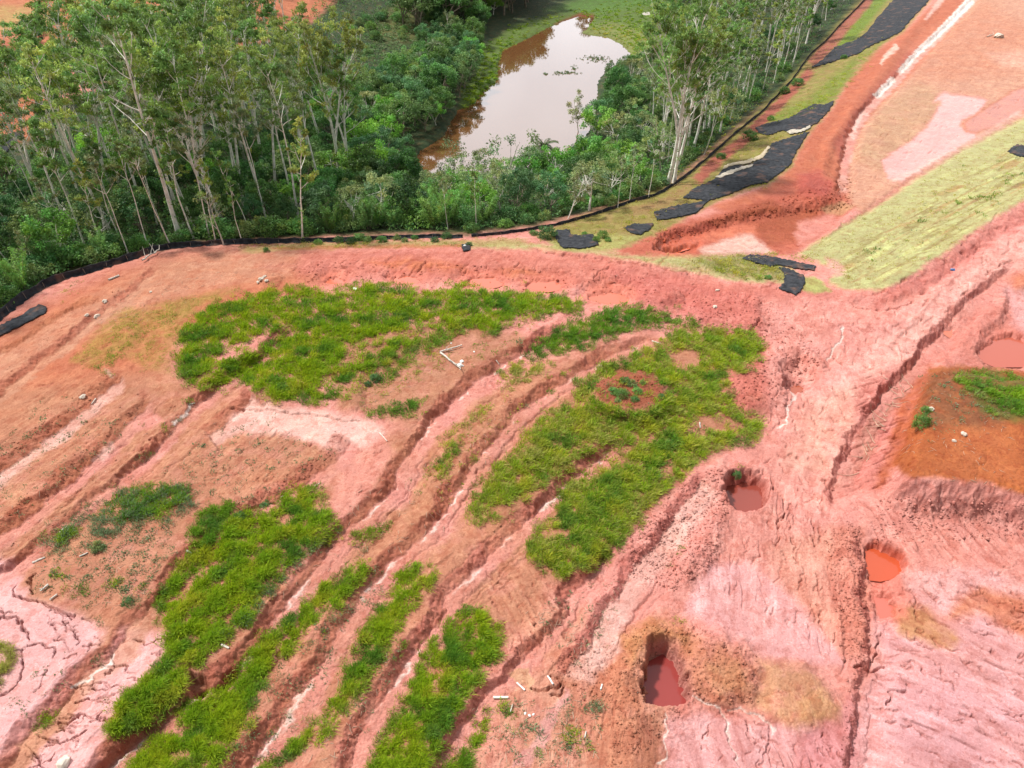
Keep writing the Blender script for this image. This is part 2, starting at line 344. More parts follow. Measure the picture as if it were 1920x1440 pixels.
# ---- earth mounds
hpoly([(1180+72*math.cos(k),748+44*math.sin(k)) for k in np.linspace(0,6.2,16)[:-1]],.95,15)
MND=[(1735,735),(1800,722),(1900,738),(2020,770),(2200,820),(2260,1000),(2020,1010),(1925,985),(1850,965),(1790,960),(1705,955),(1672,935),(1690,860),(1712,790)]
i,m=pmask(MND,20,-2)
Z[i]+=m*2.6+sm(.1,.5,m)*(1-sm(.6,.95,m))*.35*(ridg((X[i]*.75+Y[i]*.65)/1.1,(Y[i]*.75-X[i]*.65)/4.5,81,2)-.4)
for P,h,s in [([(1300,560),(1420,560),(1430,605),(1400,622),(1330,618),(1290,600)],.5,14),([(1370,700),(1440,672),(1480,700),(1470,760),(1400,775),(1365,740)],.6,18),
  ([(1440,640),(1500,640),(1545,680),(1530,700),(1500,665),(1450,670)],.45,14),([(1190,560),(1260,545),(1310,575),(1290,602),(1220,590)],.4,12),
  ([(1505,335),(1540,325),(1570,345),(1572,372),(1540,385),(1500,365)],.9,12),([(1290,900),(1350,870),(1360,960),(1340,1040),(1290,1090),(1270,1040)],.55,22),
  ([(1310,1200),(1345,1185),(1400,1220),(1422,1262),(1412,1310),(1340,1320),(1300,1280)],.6,20),([(1150,1190),(1230,1165),(1290,1190),(1200,1215),(1185,1300),(1150,1270)],.4,18),
  ([(1430,1245),(1500,1245),(1560,1300),(1565,1340),(1500,1370),(1440,1340)],.5,26),([(480,520),(500,512),(525,520),(520,536),(490,536)],.5,9),
  ([(640,740),(660,720),(676,700),(680,750),(660,768)],.35,10)]:
    hpoly(P,h,s)
# road banks and berms in the upper right and along the pink road
hline([(1640,535),(1700,515),(1760,480),(1830,430),(1920,372),(2050,290)],.55,12,12)
hline([(1600,565),(1680,570),(1740,540),(1800,490),(1850,455),(1940,400)],-.4,8,10)
hline([(1760,0),(1700,70),(1650,140),(1600,200),(1555,270),(1540,330)],.5,9,9)
hline([(1925,216),(1800,284),(1700,343),(1620,400),(1560,440),(1500,476)],-.35,5,6)
# rough, clodded ground
def rough(P,amp,wl,soft=14,fl=0):
    i,m=pmask(P,soft); q=ridg(X[i]/wl,Y[i]/wl,91,3)+.7*pn(X[i]/(wl*.45),Y[i]/(wl*.45),92); Z[i]+=(m*amp*.42*(q-.3)).astype(f4)
for P,a,w in [([(1280,600),(1310,540),(1440,560),(1560,650),(1540,700),(1470,760),(1370,770),(1360,720),(1440,660)],.17,.8),
  ([(1180,1000),(1260,920),(1350,860),(1370,930),(1340,1060),(1260,1110),(1180,1080)],.15,.55),([(1150,1180),(1290,1160),(1420,1230),(1420,1320),(1200,1420),(1080,1300)],.13,.5),
  ([(560,480),(1160,500),(1320,560),(1290,600),(1100,560),(560,530)],.12,.9),([(1545,990),(1615,980),(1635,1240),(1580,1240),(1560,1100)],.12,.45),
  ([(1720,560),(1900,520),(1960,560),(1840,690),(1700,690)],.10,.6),([(1220,440),(1440,375),(1600,330),(1600,390),(1400,420),(1230,470)],.16,.8),
  ([(1110,720),(1180,690),(1250,720),(1240,760),(1180,775),(1115,750)],.12,.5),([(1700,920),(1920,930),(1920,1010),(1640,1020),(1640,960)],.12,.6)]:
    rough(P,a,w)
# background relief: lumps, wheel ruts, rain rills
site=sm(-30,10,-np.minimum(0,0)+0*Y)
open_ground=1-sm(240,330,Y)
flat=np.zeros(len(X),f4)
for Pg in ([(1440,640),(1700,580),(1880,400),(1960,430),(1700,640),(1560,880),(1560,1010),(1420,900),(1480,760)],[(1275,1150),(1330,1062),(1400,1052),(1540,1180),(1580,1250),(1420,1225)],[(1640,1160),(2000,1090),(2000,1480),(1640,1480)],[(1330,1340),(1600,1320),(1600,1480),(1250,1480)],[(420,805),(470,757),(700,790),(722,815),(640,852),(500,814)],[(1590,380),(1560,270),(1700,90),(1960,-40),(1960,200),(1640,390)],[(-60,1050),(150,1150),(200,1180),(40,1400),(-60,1450)],[(60,1440),(230,1180),(310,1185),(180,1460)]):
    i,m=pmask(Pg,24); flat[i]=np.maximum(flat[i],m)
    WETB=flat
Z+=(open_ground*(1-.80*flat)*(.11*fbm(X/3.2,Y/3.2,21,4)+.04*fbm(X/.5,Y/.5,22,3)-.07*sm(.62,.95,ridg(X/1.9+.4*n1,Y/1.9+.4*n2,23,4))*sm(-.1,.3,n2)-.05*sm(.6,.95,ridg(X/.6,Y/.6,24,3))*sm(-.1,.3,n1)+.03*fbm(X/.24,Y/.24,25,2))).astype(f4)
STREAK=[]
def rills(P,ang,amp,wl,st=5.,soft=20,seed=0,gate=True):
    """parallel rain rills, running along the given ground direction"""
    i,m=pmask(P,soft); ca,sa=math.cos(R(ang)),math.sin(R(ang))
    a=(X[i]*ca+Y[i]*sa)/(wl*st); b=(-X[i]*sa+Y[i]*ca)/wl
    q=ridg(a,b+.35*pn(a*2,b*.4,61+seed),62+seed,3); g=sm(.0,.5,pn(X[i]/4.,Y[i]/4.,63+seed)+.5*pn(X[i]/1.3,Y[i]/1.3,64+seed)+.1)
    if not gate: g=1.
    Z[i]-=(m*amp*g*sm(.72,1.0,q)).astype(f4)
    s1=fbm(a*1.3,b*1.5,65+seed,4,.65); s2=fbm(a*2.,b*4.,66+seed,3,.7); STREAK.append((i,m*(.9*s1+.6*s2)))
rills([(1430,560),(1700,560),(1880,400),(1960,430),(1700,700),(1560,900),(1560,1000),(1400,900),(1440,760)],62,.22,1.7,3)
rills([(1280,900),(1560,900),(1610,1240),(1300,1150)],75,.16,1.2,5,seed=3)
rills([(1640,1160),(1960,1060),(1960,1480),(1600,1480)],-30,.36,1.5,8,seed=5)
rills([(1330,1330),(1600,1300),(1600,1480),(1240,1480)],95,.20,1.2,5,seed=6)
rills([(1600,700),(1700,690),(1720,780),(1680,930),(1580,930)],15,.26,1.0,8,seed=7,gate=False)
rills([(1640,940),(1960,960),(1960,1060),(1720,1060),(1640,1010)],98,.34,1.5,7,seed=8,gate=False)
rills([(440,480),(900,460),(1300,490),(1480,540),(1400,580),(1100,540),(500,520)],70,.22,1.6,5,seed=9)
rills([(120,700),(400,760),(640,850),(500,940),(300,900),(100,1000),(-40,1100),(-60,850)],60,.16,.9,6,seed=10)
rills([(860,980),(1060,1020),(1060,1200),(960,1250),(840,1120)],-65,.16,.9,6,seed=11)
rills([(1000,1180),(1200,1200),(1250,1440),(900,1460)],80,.13,.8,5,seed=12)
rills([(1580,330),(1700,110),(1920,-40),(1960,180),(1700,330),(1590,390)],52,.2,2.,6,seed=13)
STREAK[-1]=(STREAK[-1][0],STREAK[-1][1]*.6)
rills([(700,870),(1000,700),(1060,800),(700,1060)],-60,.10,.8,5,seed=14)

# ---- desiccation cracks: branching, opened clay
rng=random.Random(7)
def crack(p,ang,n,step,depth,w,lvl=0):
    L=[p]
    for k in range(n):
        ang+=rng.uniform(-.75,.75); q=(L[-1][0]+step*math.cos(ang)*rng.uniform(.6,1.3),L[-1][1]+step*.75*math.sin(ang)*rng.uniform(.6,1.3)); L.append(q)
        if lvl<2 and rng.random()<.38: crack(q,ang+rng.choice([-1,1])*rng.uniform(.6,1.4),max(2,n//2),step*.75,depth*.8,w*.8,lvl+1)
    i,m=lmask(L,w,1.5,w*.35,.02); Z[i]-=m*depth
for L,w in [([(28,1085),(20,1100),(32,1115),(58,1128),(72,1132),(100,1140),(125,1152),(140,1155),(150,1148)],4.5),([(0,1160),(10,1155),(30,1157),(38,1168),(46,1185),(50,1200)],4),
  ([(55,1065),(54,1090),(60,1115)],5),([(48,1205),(75,1208),(100,1215),(95,1235)],2.4),([(130,1170),(145,1190),(148,1198)],2.4),([(95,1350),(120,1348),(150,1335),(175,1345),(192,1332)],2.6),
  ([(72,1372),(100,1385),(115,1390),(150,1375),(162,1368)],2.6),([(60,1405),(75,1418),(82,1438)],3),([(0,1305),(15,1300),(30,1285),(45,1240),(42,1210)],2),
  ([(255,1195),(270,1205),(290,1198),(302,1192)],2.4),([(130,1310),(165,1302),(182,1310)],2),([(165,1285),(200,1285),(232,1282)],2)]:
    i,m=lmask(L,w*.4,1.3,None,.06); Z[i]-=m*.45
for k in range(34):
    a=rng.random()
    p=(rng.uniform(0,160),rng.uniform(1140,1260)) if a<.4 else (lambda q:(250-q*150+rng.uniform(-45,50),1200+q*230))(rng.random())
    crack(p,rng.uniform(0,6.28),rng.randint(3,6),rng.uniform(8,15),rng.uniform(.25,.45),rng.uniform(.4,.9))
for L,w in [([(1310,525),(1290,512),(1230,500),(1180,493),(1150,490),(1100,482),(1060,478),(1000,468)],1.6),([(1900,490),(1870,500),(1830,480),(1800,470)],2),([(1425,602),(1418,615),(1405,625)],3.5),
  ([(1440,900),(1460,925),(1472,945),(1470,980)],2),([(1060,1275),(1040,1290),(1010,1292),(1000,1285)],4),([(1030,1262),(1050,1272),(1058,1285),(1045,1300),(1030,1300)],3),
  ([(780,505),(800,490)],2),([(1110,520),(1130,508),(1145,500)],2),([(955,510),(975,490)],1.6),([(1595,560),(1610,580),(1680,575),(1720,560)],2.2),([(1600,1250),(1640,1255),(1670,1240)],3),([(1640,1270),(1665,1290),(1700,1295)],3),([(1664,1290),(1664,1310),(1672,1322)],3),
  ([(1640,1240),(1645,1210),(1660,1180)],2.2),([(520,935),(490,945),(470,950),(450,960)],2.4),([(1070,1120),(1060,1150)],2.4),([(420,765),(470,760),(520,770),(600,780),(690,795)],1.4)]:
    i,m=lmask(L,w*.6,1.4,None,.06); Z[i]-=m*.35
# short gouges and tears all over the wet road clay
def gouges(P,n,a0,a1,l0,l1,dep=.12,wmax=1.6):
    A=np.array(P); k=0
    while k<n:
        p=(rng.uniform(A[:,0].min(),A[:,0].max()),rng.uniform(A[:,1].min(),A[:,1].max()))
        if poly_sd(np.array([p[0]]),np.array([p[1]]),P)[0]<0: continue
        k+=1; an=R(rng.uniform(a0,a1)); l=rng.uniform(l0,l1); b=rng.uniform(-.35,.35)
        L=[p,(p[0]+l*.5*math.cos(an),p[1]+l*.5*math.sin(an)),(p[0]+l*math.cos(an+b),p[1]+l*math.sin(an+b))]
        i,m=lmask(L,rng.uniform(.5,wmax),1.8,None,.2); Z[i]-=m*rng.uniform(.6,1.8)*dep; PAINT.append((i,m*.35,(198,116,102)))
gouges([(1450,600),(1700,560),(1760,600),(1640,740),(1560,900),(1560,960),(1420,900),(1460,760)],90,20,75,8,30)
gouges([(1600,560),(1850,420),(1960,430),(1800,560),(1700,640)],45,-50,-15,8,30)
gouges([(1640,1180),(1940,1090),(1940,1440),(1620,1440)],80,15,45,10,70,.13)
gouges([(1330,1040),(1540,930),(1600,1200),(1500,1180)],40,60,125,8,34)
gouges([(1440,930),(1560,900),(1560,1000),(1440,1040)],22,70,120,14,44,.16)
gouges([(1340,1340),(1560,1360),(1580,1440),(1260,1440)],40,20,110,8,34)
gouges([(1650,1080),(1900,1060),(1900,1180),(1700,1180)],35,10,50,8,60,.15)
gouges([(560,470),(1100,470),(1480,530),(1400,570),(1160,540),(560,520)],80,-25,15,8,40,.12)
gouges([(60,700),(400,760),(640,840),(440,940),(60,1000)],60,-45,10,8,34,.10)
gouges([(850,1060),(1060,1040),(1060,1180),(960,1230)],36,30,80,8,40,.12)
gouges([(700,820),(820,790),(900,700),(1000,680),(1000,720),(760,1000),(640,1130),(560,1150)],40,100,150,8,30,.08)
for L in [[(1355,1325),(1400,1350),(1435,1385),(1450,1440)],[(1290,1300),(1340,1322),(1362,1340),(1368,1370),(1372,1395),(1385,1440)],[(1370,1330),(1420,1338),(1440,1355),(1432,1400),(1432,1440)],[(1480,720),(1478,745),(1475,770),(1466,790),(1450,808)],[(1582,612),(1575,640),(1562,655),(1552,680)]]:
    hline(L,-.16,1.6,2,.04)
np.clip(Z,-14,60,out=Z)

# ------------------------------------------------------------------ soils painted on the finished relief
U,V=to_px(X,Y,Z); WU,WV=warp(U,V)
base=lambda c: np.tile(alb(c).astype(f4),(1,1))
COLR=np.tile(alb(PK).astype(f4),(len(X),1)); WET=(flat*.24).astype(f4)
def paint(i,m,c):
    COLR[i]+=((alb(c).astype(f4)-COLR[i])*m[:,None].astype(f4))
def P(poly,c,soft=12,amt=1.,tex=0.,wl=2.,wet=None):
    i,m=pmask(poly,soft)
    if tex: m=m*np.clip(1-tex+tex*2*sm(-.45,.45,fbm(X[i]/wl,Y[i]/wl,33,3)),0,1)
    paint(i,m*amt,c)
    if wet is not None: WET[i]=np.maximum(WET[i],m*wet)
def S(L,c,w,soft=3,amt=1.,w2=None,wet=None):
    i,m=lmask(L,w,soft,w2,.05); paint(i,m*amt,c)
    if wet is not None: WET[i]=np.maximum(WET[i],m*wet)
# wide zones
P([(-250,560),(0,610),(200,510),(330,475),(600,465),(640,520),(330,640),(300,720),(120,760),(-250,980)],OR,30,.9)
P([(-250,700),(20,640),(150,570),(300,490),(420,470),(600,462),(640,500),(420,540),(330,560),(180,620),(0,720),(-250,900)],ORL,22,.75,.4)
P([(-250,830),(0,730),(300,690),(480,730),(640,850),(760,800),(1000,680),(1050,760),(860,960),(700,1060),(500,1000),(200,1000),(0,1120),(-250,1200)],BR,30,.95,.25)
P([(-250,1150),(0,1050),(260,930),(480,1000),(760,830),(980,700),(1100,640),(1230,630),(1240,900),(1060,1100),(900,1270),(700,1500),(-250,1500)],BR,28,.9,.3)
P([(1000,1130),(1180,1150),(1260,1300),(1240,1500),(840,1500),(960,1270)],BRL,24,.8,.4)
P([(420,805),(440,772),(470,757),(560,762),(640,777),(700,792),(722,815),(690,842),(640,852),(560,822),(500,814),(430,814)],PKL,9)
P([(640,850),(720,815),(740,850),(690,930),(620,1010),(540,1100),(520,1080),(610,960)],PK,14,.7)
P([(-60,1050),(20,1050),(60,1130),(150,1150),(200,1180),(130,1290),(40,1400),(-60,1450)],MVL,14)
P([(60,1440),(120,1330),(230,1180),(310,1185),(320,1220),(200,1350),(180,1460),(60,1460)],MVL,12)
P([(560,468),(900,462),(1130,478),(1300,520),(1480,545),(1440,600),(1300,580),(1120,540),(700,520),(560,520)],(217,138,122),16,.9)
P([(480,500),(640,480),(800,470),(900,500),(820,520),(640,515)],PKR,14,.6,.4)
P([(680,490),(760,482),(840,490),(900,515),(980,500),(1020,515),(960,520),(850,510),(740,505)],(214,128,86),10,.7,.6,1.5)
P([(1130,500),(1280,515),(1440,560),(1420,620),(1330,610),(1200,570)],RP,18,.8,.4)
P([(1380,540),(1520,530),(1640,560),(1620,600),(1500,640),(1400,620)],(216,134,122),20,.8,.3)
P([(600,650),(740,612),(900,600),(1000,636),(900,720),(760,800),(690,770),(640,770)],(196,142,112),16,.9,.25)
P([(900,960),(980,830),(1080,740),(1120,700),(1240,640),(1420,620),(1440,800),(1300,880),(1180,1000),(1060,1090),(980,1040)],(196,140,110),14,.9,.2)
P([(1360,640),(1450,600),(1550,660),(1530,720),(1480,770),(1370,770)],RP,16,.85,.3)
P([(1430,560),(1700,560),(1880,400),(1960,430),(1700,700),(1560,900),(1560,1010),(1400,900),(1440,760)],PK,16)
P([(1700,600),(1860,460),(1960,420),(1960,470),(1800,560),(1740,640),(1650,720),(1560,760),(1560,700)],PKL,18,.5,.5)
P([(1500,760),(1600,720),(1620,780),(1560,860),(1540,960),(1440,1040),(1400,1010),(1470,860)],(236,182,164),22,.7,.5)
P([(1640,540),(1720,520),(1920,385),(1960,400),(1740,545),(1640,580)],RP,10,.6,.4)
P([(1700,700),(1820,590),(1960,530),(1960,690),(1760,690)],PKR,16,.7,.4)
P([(1880,540),(2000,520),(2000,650),(1930,640),(1900,600)],MVL,12,.8)
P([(1880,520),(1960,505),(1960,540),(1900,545)],OR,8,.7)
P([(1280,900),(1350,860),(1560,900),(1600,1100),(1560,1260),(1340,1180),(1270,1150),(1060,1260),(1050,1240)],PK,22,.9)
P([(1275,1150),(1330,1062),(1400,1052),(1470,1100),(1540,1180),(1580,1250),(1480,1235),(1420,1225),(1340,1172)],(236,178,176),12,.95,0,wet=.12)
P([(1440,1020),(1560,990),(1580,1120),(1570,1210),(1530,1170),(1450,1080)],(233,170,152),18,.85)
P([(1560,990),(1620,985),(1635,1130),(1625,1230),(1575,1230),(1548,1100)],(226,152,134),14,.85,.3)
P([(1640,1160),(1760,1180),(1960,1100),(2100,1100),(2100,1500),(1560,1500),(1600,1330),(1650,1250)],MV,26)
P([(1680,1250),(1960,1330),(1960,1480),(1700,1480)],(228,172,176),40,.7,.4,4)
P([(1320,1340),(1560,1370),(1600,1460),(1230,1480),(1250,1350)],MV,16,.9)
P([(1500,1380),(1600,1300),(1612,1460),(1480,1460)],(213,140,142),16,.7,.3)
P([(1700,1070),(1840,1060),(1960,1110),(1960,1180),(1840,1160),(1720,1140)],MVL,14,.8,.3)
P([(1780,1160),(1830,1150),(1920,1195),(1960,1190),(1960,1120),(1880,1110),(1840,1100),(1800,1120)],(214,134,100),12,.85,.2)
P([(1660,1130),(1740,1140),(1800,1200),(1780,1215),(1690,1190)],(206,150,106),10,.9,.3)
P([(1690,1000),(1920,990),(2000,1080),(1840,1070),(1730,1060)],PK,14,.8,.3)
# ochre tips and orange mounds
P([(1150,1185),(1240,1150),(1300,1185),(1350,1200),(1420,1245),(1425,1300),(1395,1330),(1330,1322),(1300,1310),(1280,1240),(1240,1195),(1208,1215),(1200,1310),(1160,1340),(1140,1250)],(214,148,118),18,.85,.4,1.2)
P([(1150,1200),(1230,1155),(1290,1190),(1300,1230),(1260,1195),(1205,1208),(1180,1250)],(206,146,100),12,.7,.5,1.)
P([(1320,1240),(1390,1240),(1405,1290),(1350,1300)],(208,154,116),14,.6)
P([(1424,1240),(1470,1237),(1530,1264),(1572,1312),(1572,1340),(1500,1372),(1450,1347),(1404,1326),(1428,1290)],(210,158,122),15,.85,.35,1.)
P([(1500,1310),(1545,1290),(1570,1325),(1550,1350),(1495,1355)],(208,158,112),10,.6,.5,.6)
P([(1040,1230),(1150,1190),(1200,1320),(1240,1440),(1120,1460),(1080,1340)],(212,144,116),20,.85,.4)
P([(1190,1330),(1235,1335),(1245,1440),(1200,1450)],(176,116,92),12,.7,.4,.8)
P([(1690,940),(1640,1010),(1760,1000),(1920,985),(2060,1010),(2060,920),(1900,920)],PK,14,.9)
P([(1740,690),(1800,684),(1960,700),(2140,760),(2140,950),(1960,944),(1930,930),(1900,920),(1870,915),(1840,902),(1800,900),(1760,893),(1720,893),(1690,886),(1668,874),(1690,830),(1712,760)],OM,7)
P([(1790,800),(1880,810),(1920,900),(1840,900),(1760,880)],(206,128,84),24,.6,.5)
P([(1740,700),(1800,690),(1900,760),(1880,800),(1760,800),(1720,790)],(150,104,74),16,.75,.5,1.2)
P([(1790,700),(1850,690),(1960,720),(1980,790),(1900,790),(1840,770)],(110,118,52),10,.8,.3)
P([(1600,720),(1720,680),(1740,700),(1700,780),(1665,880),(1640,920),(1575,930),(1610,830)],RP,12,.6,.4)
P([(1700,690),(1745,680),(1720,760),(1690,850),(1660,905),(1640,915),(1670,820)],(196,108,66),10,.85,.3)
P([(1660,730),(1700,680),(1730,665),(1720,700),(1660,790),(1600,900),(1570,910),(1605,830)],(190,136,116),9,.75,.3)
# circular spoil mound
P([(1180+66*math.cos(k),728+37*math.sin(k)) for k in np.linspace(0,6.2,18)[:-1]],(176,106,80),7,1.)
# upper right: levelled orange fill, wet patch, turfed slope
UR=[(1560,380),(1500,330),(1545,240),(1600,170),(1680,90),(1790,-30),(2150,-60),(2150,120),(1925,214),(1800,282),(1700,342),(1620,398)]
P(UR,ORL,9); P([(1330,388),(1440,350),(1484,312),(1500,280),(1520,247),(1560,206),(1592,150),(1640,95),(1700,55),(1790,-30),(1850,-30),(1720,130),(1620,230),(1590,300),(1590,380),(1500,420),(1400,412)],(206,124,94),7,.95,.15)
P([(1560,270),(1610,200),(1700,100),(1730,90),(1640,200),(1600,260),(1590,330)],(184,98,80),8,.8,.3)
P([(1600,300),(1650,200),(1720,150),(1780,180),(1740,240),(1660,320)],(206,164,130),16,.8,.5,4)
P([(1740,60),(1850,10),(1960,60),(1960,130),(1800,150),(1720,150)],(216,144,112),20,.6,.5,6)
P([(1850,100),(1960,90),(1960,130),(1880,125)],(234,190,170),10,.6)
P([(1652,300),(1700,268),(1735,240),(1752,215),(1765,190),(1750,192),(1758,178),(1772,172),(1786,176),(1800,178),(1818,180),(1835,182),(1851,187),(1846,198),(1832,212),(1806,226),(1800,236),(1812,245),(1832,250),(1828,260),(1812,270),(1790,284),(1760,300),(1690,342),(1665,335)],(229,158,148),5,1.,0,wet=.8)
P([(1806,230),(1845,205),(1900,170),(1960,150),(1960,190),(1870,235),(1830,250),(1812,246)],(204,114,76),5,1.,0,wet=.75)
S([(1665,345),(1760,300),(1830,262),(1920,208)],(236,188,172),5,4,.8)
S([(1768,-5),(1750,18),(1734,38)],(238,196,184),6,3,.9,2); S([(1684,85),(1662,105),(1650,122)],(240,206,192),6,3,.9,2)
P([(1160,465),(1225,440),(1260,420),(1400,385),(1500,330),(1560,340),(1600,385),(1540,440),(1490,476),(1300,484),(1160,478)],(206,120,98),9)
P([(1400,420),(1480,400),(1540,390),(1520,450),(1440,460)],(184,104,74),10,.9,.3); P([(1330,415),(1400,385),(1450,372),(1470,395),(1400,410),(1340,425)],(178,100,72),7,.85,.3)
P([(1240,440),(1330,418),(1345,428),(1250,448)],(190,100,84),5,.8); P([(1305,445),(1380,425),(1420,420),(1420,440),(1330,450)],(226,140,112),7,.9)
P([(1310,465),(1390,440),(1410,440),(1440,465),(1455,476),(1320,478)],(234,196,184),6,.95)
P([(1500,415),(1560,400),(1575,415),(1545,440),(1500,460),(1490,440)],(230,160,148),7,.9); P([(1540,390),(1580,378),(1602,385),(1578,402),(1548,402)],(216,166,132),4,.95)
P([(1495,325),(1535,318),(1566,345),(1550,372),(1500,365)],(192,100,90),9,.8,.3)
S([(1500,478),(1560,440),(1630,396),(1710,340)],(214,142,124),5,3,.7)
TURF=[(1495,478),(1560,436),(1640,389),(1720,334),(1800,284),(1925,217),(2100,140),(2100,270),(1925,372),(1830,430),(1765,477),(1700,520),(1640,545),(1585,542),(1556,532),(1568,505),(1532,490)]
P(TURF,TF,6)
for k_,(c_,lo) in enumerate([(TFD,.02),((196,166,116),.12),((168,140,100),.25),((214,214,152),.1)]):
    i,m=pmask([(1560,500),(1640,440),(1760,362),(1925,262),(2000,240),(1960,330),(1800,440),(1660,528),(1590,530)],10)
    e=(X[i]*.80+Y[i]*.60)/9.; w_=(-X[i]*.60+Y[i]*.80)/1.3; q_=fbm(e+.3*n1[i],w_,141+k_,4); paint(i,m*sm(lo,lo+.22,q_)*.8,c_)
P([(1546,482),(1575,490),(1588,510),(1568,520),(1556,505)],(226,176,162),5,.9)
# verge between the fill basin and the pink road
VRG=[(880,458),(1000,456),(1100,470),(1180,478),(1290,480),(1400,478),(1450,490),(1485,500),(1492,520),(1470,532),(1380,525),(1290,510),(1190,487),(1050,468),(880,464)]
P(VRG,(192,186,130),6,.95,.3); P([(1300,482),(1400,478),(1470,500),(1470,525),(1380,520),(1320,500)],(140,138,78),7,.7,.4)
P([(1505,520),(1530,520),(1560,545),(1530,548),(1500,545)],(188,182,116),4,1.)
# embankment between the fill and the silt fence, path along the fence
EMB=[(1000,438),(1100,402),(1180,374),(1278,332),(1328,290),(1380,240),(1425,200),(1485,125),(1530,75),(1575,25),(1605,-40),(1780,-40),(1734,13),(1692,62),(1640,92),(1606,112),(1588,150),(1566,192),(1556,208),(1531,236),(1517,250),(1498,284),(1483,314),(1442,347),(1406,353),(1376,366),(1332,384),(1230,440),(1150,470),(1060,470)]
P(EMB,(160,150,84),6,1.,.2); P([(1440,220),(1520,180),(1600,110),(1660,75),(1560,190),(1540,210),(1450,232)],(140,152,62),8,.9,.4); P([(1560,90),(1620,20),(1650,-20),(1680,-20),(1600,80),(1570,100)],(128,152,54),6,.9)
P([(1150,420),(1250,385),(1330,350),(1330,375),(1230,415),(1150,440)],(170,150,92),9,.8,.5); P([(1030,452),(1130,440),(1210,440),(1150,470),(1040,470)],(188,184,118),7,.9,.3)
S([(1300,345),(1345,300),(1395,262),(1430,226),(1465,190),(1510,145),(1525,125)],(186,106,94),10,4,.9,8); S([(1520,125),(1540,100),(1560,80),(1580,55),(1625,5),(1640,-25)],(182,110,96),11,4,.9,8)
S([(1300,345),(1250,378),(1180,400)],(176,140,100),8,5,.7)
# strip in front of the fence
S([(440,470),(560,462),(700,458),(880,456),(1000,452)],(178,172,106),6,4,.7); S([(500,466),(600,464),(700,462),(880,462)],(206,128,92),3,2,.6)
# forest floor, pond margin, far ground
FOR=[(-400,660),(0,585),(130,512),(240,482),(340,458),(500,447),(800,438),(880,440),(1000,424),(1100,400),(1180,372),(1240,352),(1280,327),(1380,240),(1450,182),(1540,80),(1620,-10),(1640,-40),(1450,-60),(1200,-60),(700,-60),(560,60),(330,120),(120,190),(50,250),(-400,330)]
P(FOR,FO,8,1.,.1)
P([(862,205),(866,170),(890,140),(890,100),(960,50)]+[(1060,20),(1000,60),(945,98),(938,150),(900,198)],(112,134,60),7,1.,.3)
P([(880,180),(910,150),(925,90),(980,62),(1060,25),(1120,10),(1260,-10),(1300,20),(1240,100),(1190,115),(1160,70),(1100,60),(1060,40),(990,78),(945,98),(938,150),(900,195)],(112,134,60),9,1.,.4)
P([(1080,60),(1140,40),(1230,60),(1220,110),(1190,112),(1160,85)],(150,154,88),9,.8,.4); P([(1020,20),(1110,-10),(1250,-30),(1280,0),(1120,25)],(104,140,58),9,.9,.3)
P([(1040,45),(1085,25),(1115,28),(1105,42),(1070,55)],(150,76,54),5,.9)
P([(700,70),(740,0),(780,-60),(900,-70),(880,10),(800,60),(760,80)],(128,130,78),14,1.,.4,5)
P([(-400,330),(50,262),(110,200),(60,120),(160,60),(330,120),(560,60),(700,-60),(-400,-120)],(210,136,100),10,1.)
P([(-100,190),(20,120),(110,75),(170,100),(90,150),(20,195)],(120,140,58),9,1.,.4); P([(-100,100),(30,80),(60,110),(20,125),(-100,135)],(168,88,66),7,.9); P([(-100,20),(0,10),(100,15),(90,50),(0,60),(-100,70)],(196,176,110),9,.7,.4)
P([(-100,230),(0,205),(40,200),(30,230),(-100,250)],(182,92,66),7,.9); P([(200,110),(330,60),(340,110),(230,160)],(190,150,96),10,.8,.5)
for (i,m) in STREAK:
    COLR[i]*=(1+m[:,None]*np.array([.26,.42,.45])).clip(.6,1.5).astype(f4)
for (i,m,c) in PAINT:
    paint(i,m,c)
for Pg,c_ in [(PITA,(196,106,92)),(POOLF,(216,104,74)),(POOLG,(214,124,108)),([(1228,472),(1236,446),(1280,436),(1330,432),(1314,464),(1270,478)],(222,118,84)),([(1630,1080),(1690,1080),(1704,1110),(1700,1160),(1650,1168),(1634,1120)],(226,132,114))]+[([(a+c*1.5*math.cos(k),b+1+d*1.5*math.sin(k)) for k in np.linspace(0,6.2,14)[:-1]],(224,128,102)) for a,b,c,d in POOLS]:
    P(Pg,c_,9,.75,.2,1.,wet=.55)
S([(1825,-5),(1800,22),(1760,62),(1713,106),(1683,140)],WH,8,2.5,.95,5,.6); S([(1676,147),(1655,168),(1640,182)],WH,6,2,.9,wet=.5); S([(1618,210),(1606,232),(1598,262)],(240,196,184),4,2.5,.8,wet=.5); S([(1598,262),(1588,290),(1580,330)],(228,150,134),6,2.5,.8,wet=.5)
# thin veins of pale silt and bits of bare colour
for L,w in [([(363,757),(345,775),(323,796)],4),([(1480,735),(1490,745),(1478,765),(1472,790),(1460,805)],2.),([(1582,612),(1575,640),(1562,655),(1552,680)],2.),([(1290,1300),(1340,1322),(1362,1340),(1368,1370),(1372,1395),(1385,1440)],2.),
  ([(1370,1330),(1420,1338),(1440,1355),(1445,1375)],2.),([(1245,1335),(1250,1360),(1246,1385),(1240,1440)],2),([(215,1230),(190,1255),(165,1275),(130,1290)],4)]:
    S(L,WH,w*.8,1.6,.8)
P([(955,1260),(985,1255),(1002,1285),(1000,1298),(975,1285),(958,1270)],(224,172,142),3,1.); P([(1060,1290),(1068,1300),(1000,1440),(960,1440),(1030,1330)],MV,5,.6)
P([(195,690),(205,690),(216,705),(210,712),(200,702)],(214,172,150),3,.9); P([(170,865),(205,830),(215,835),(200,860),(178,870)],PKL,4,.9); P([(240,795),(290,775),(310,790),(280,805),(250,805)],PK,5,.9)
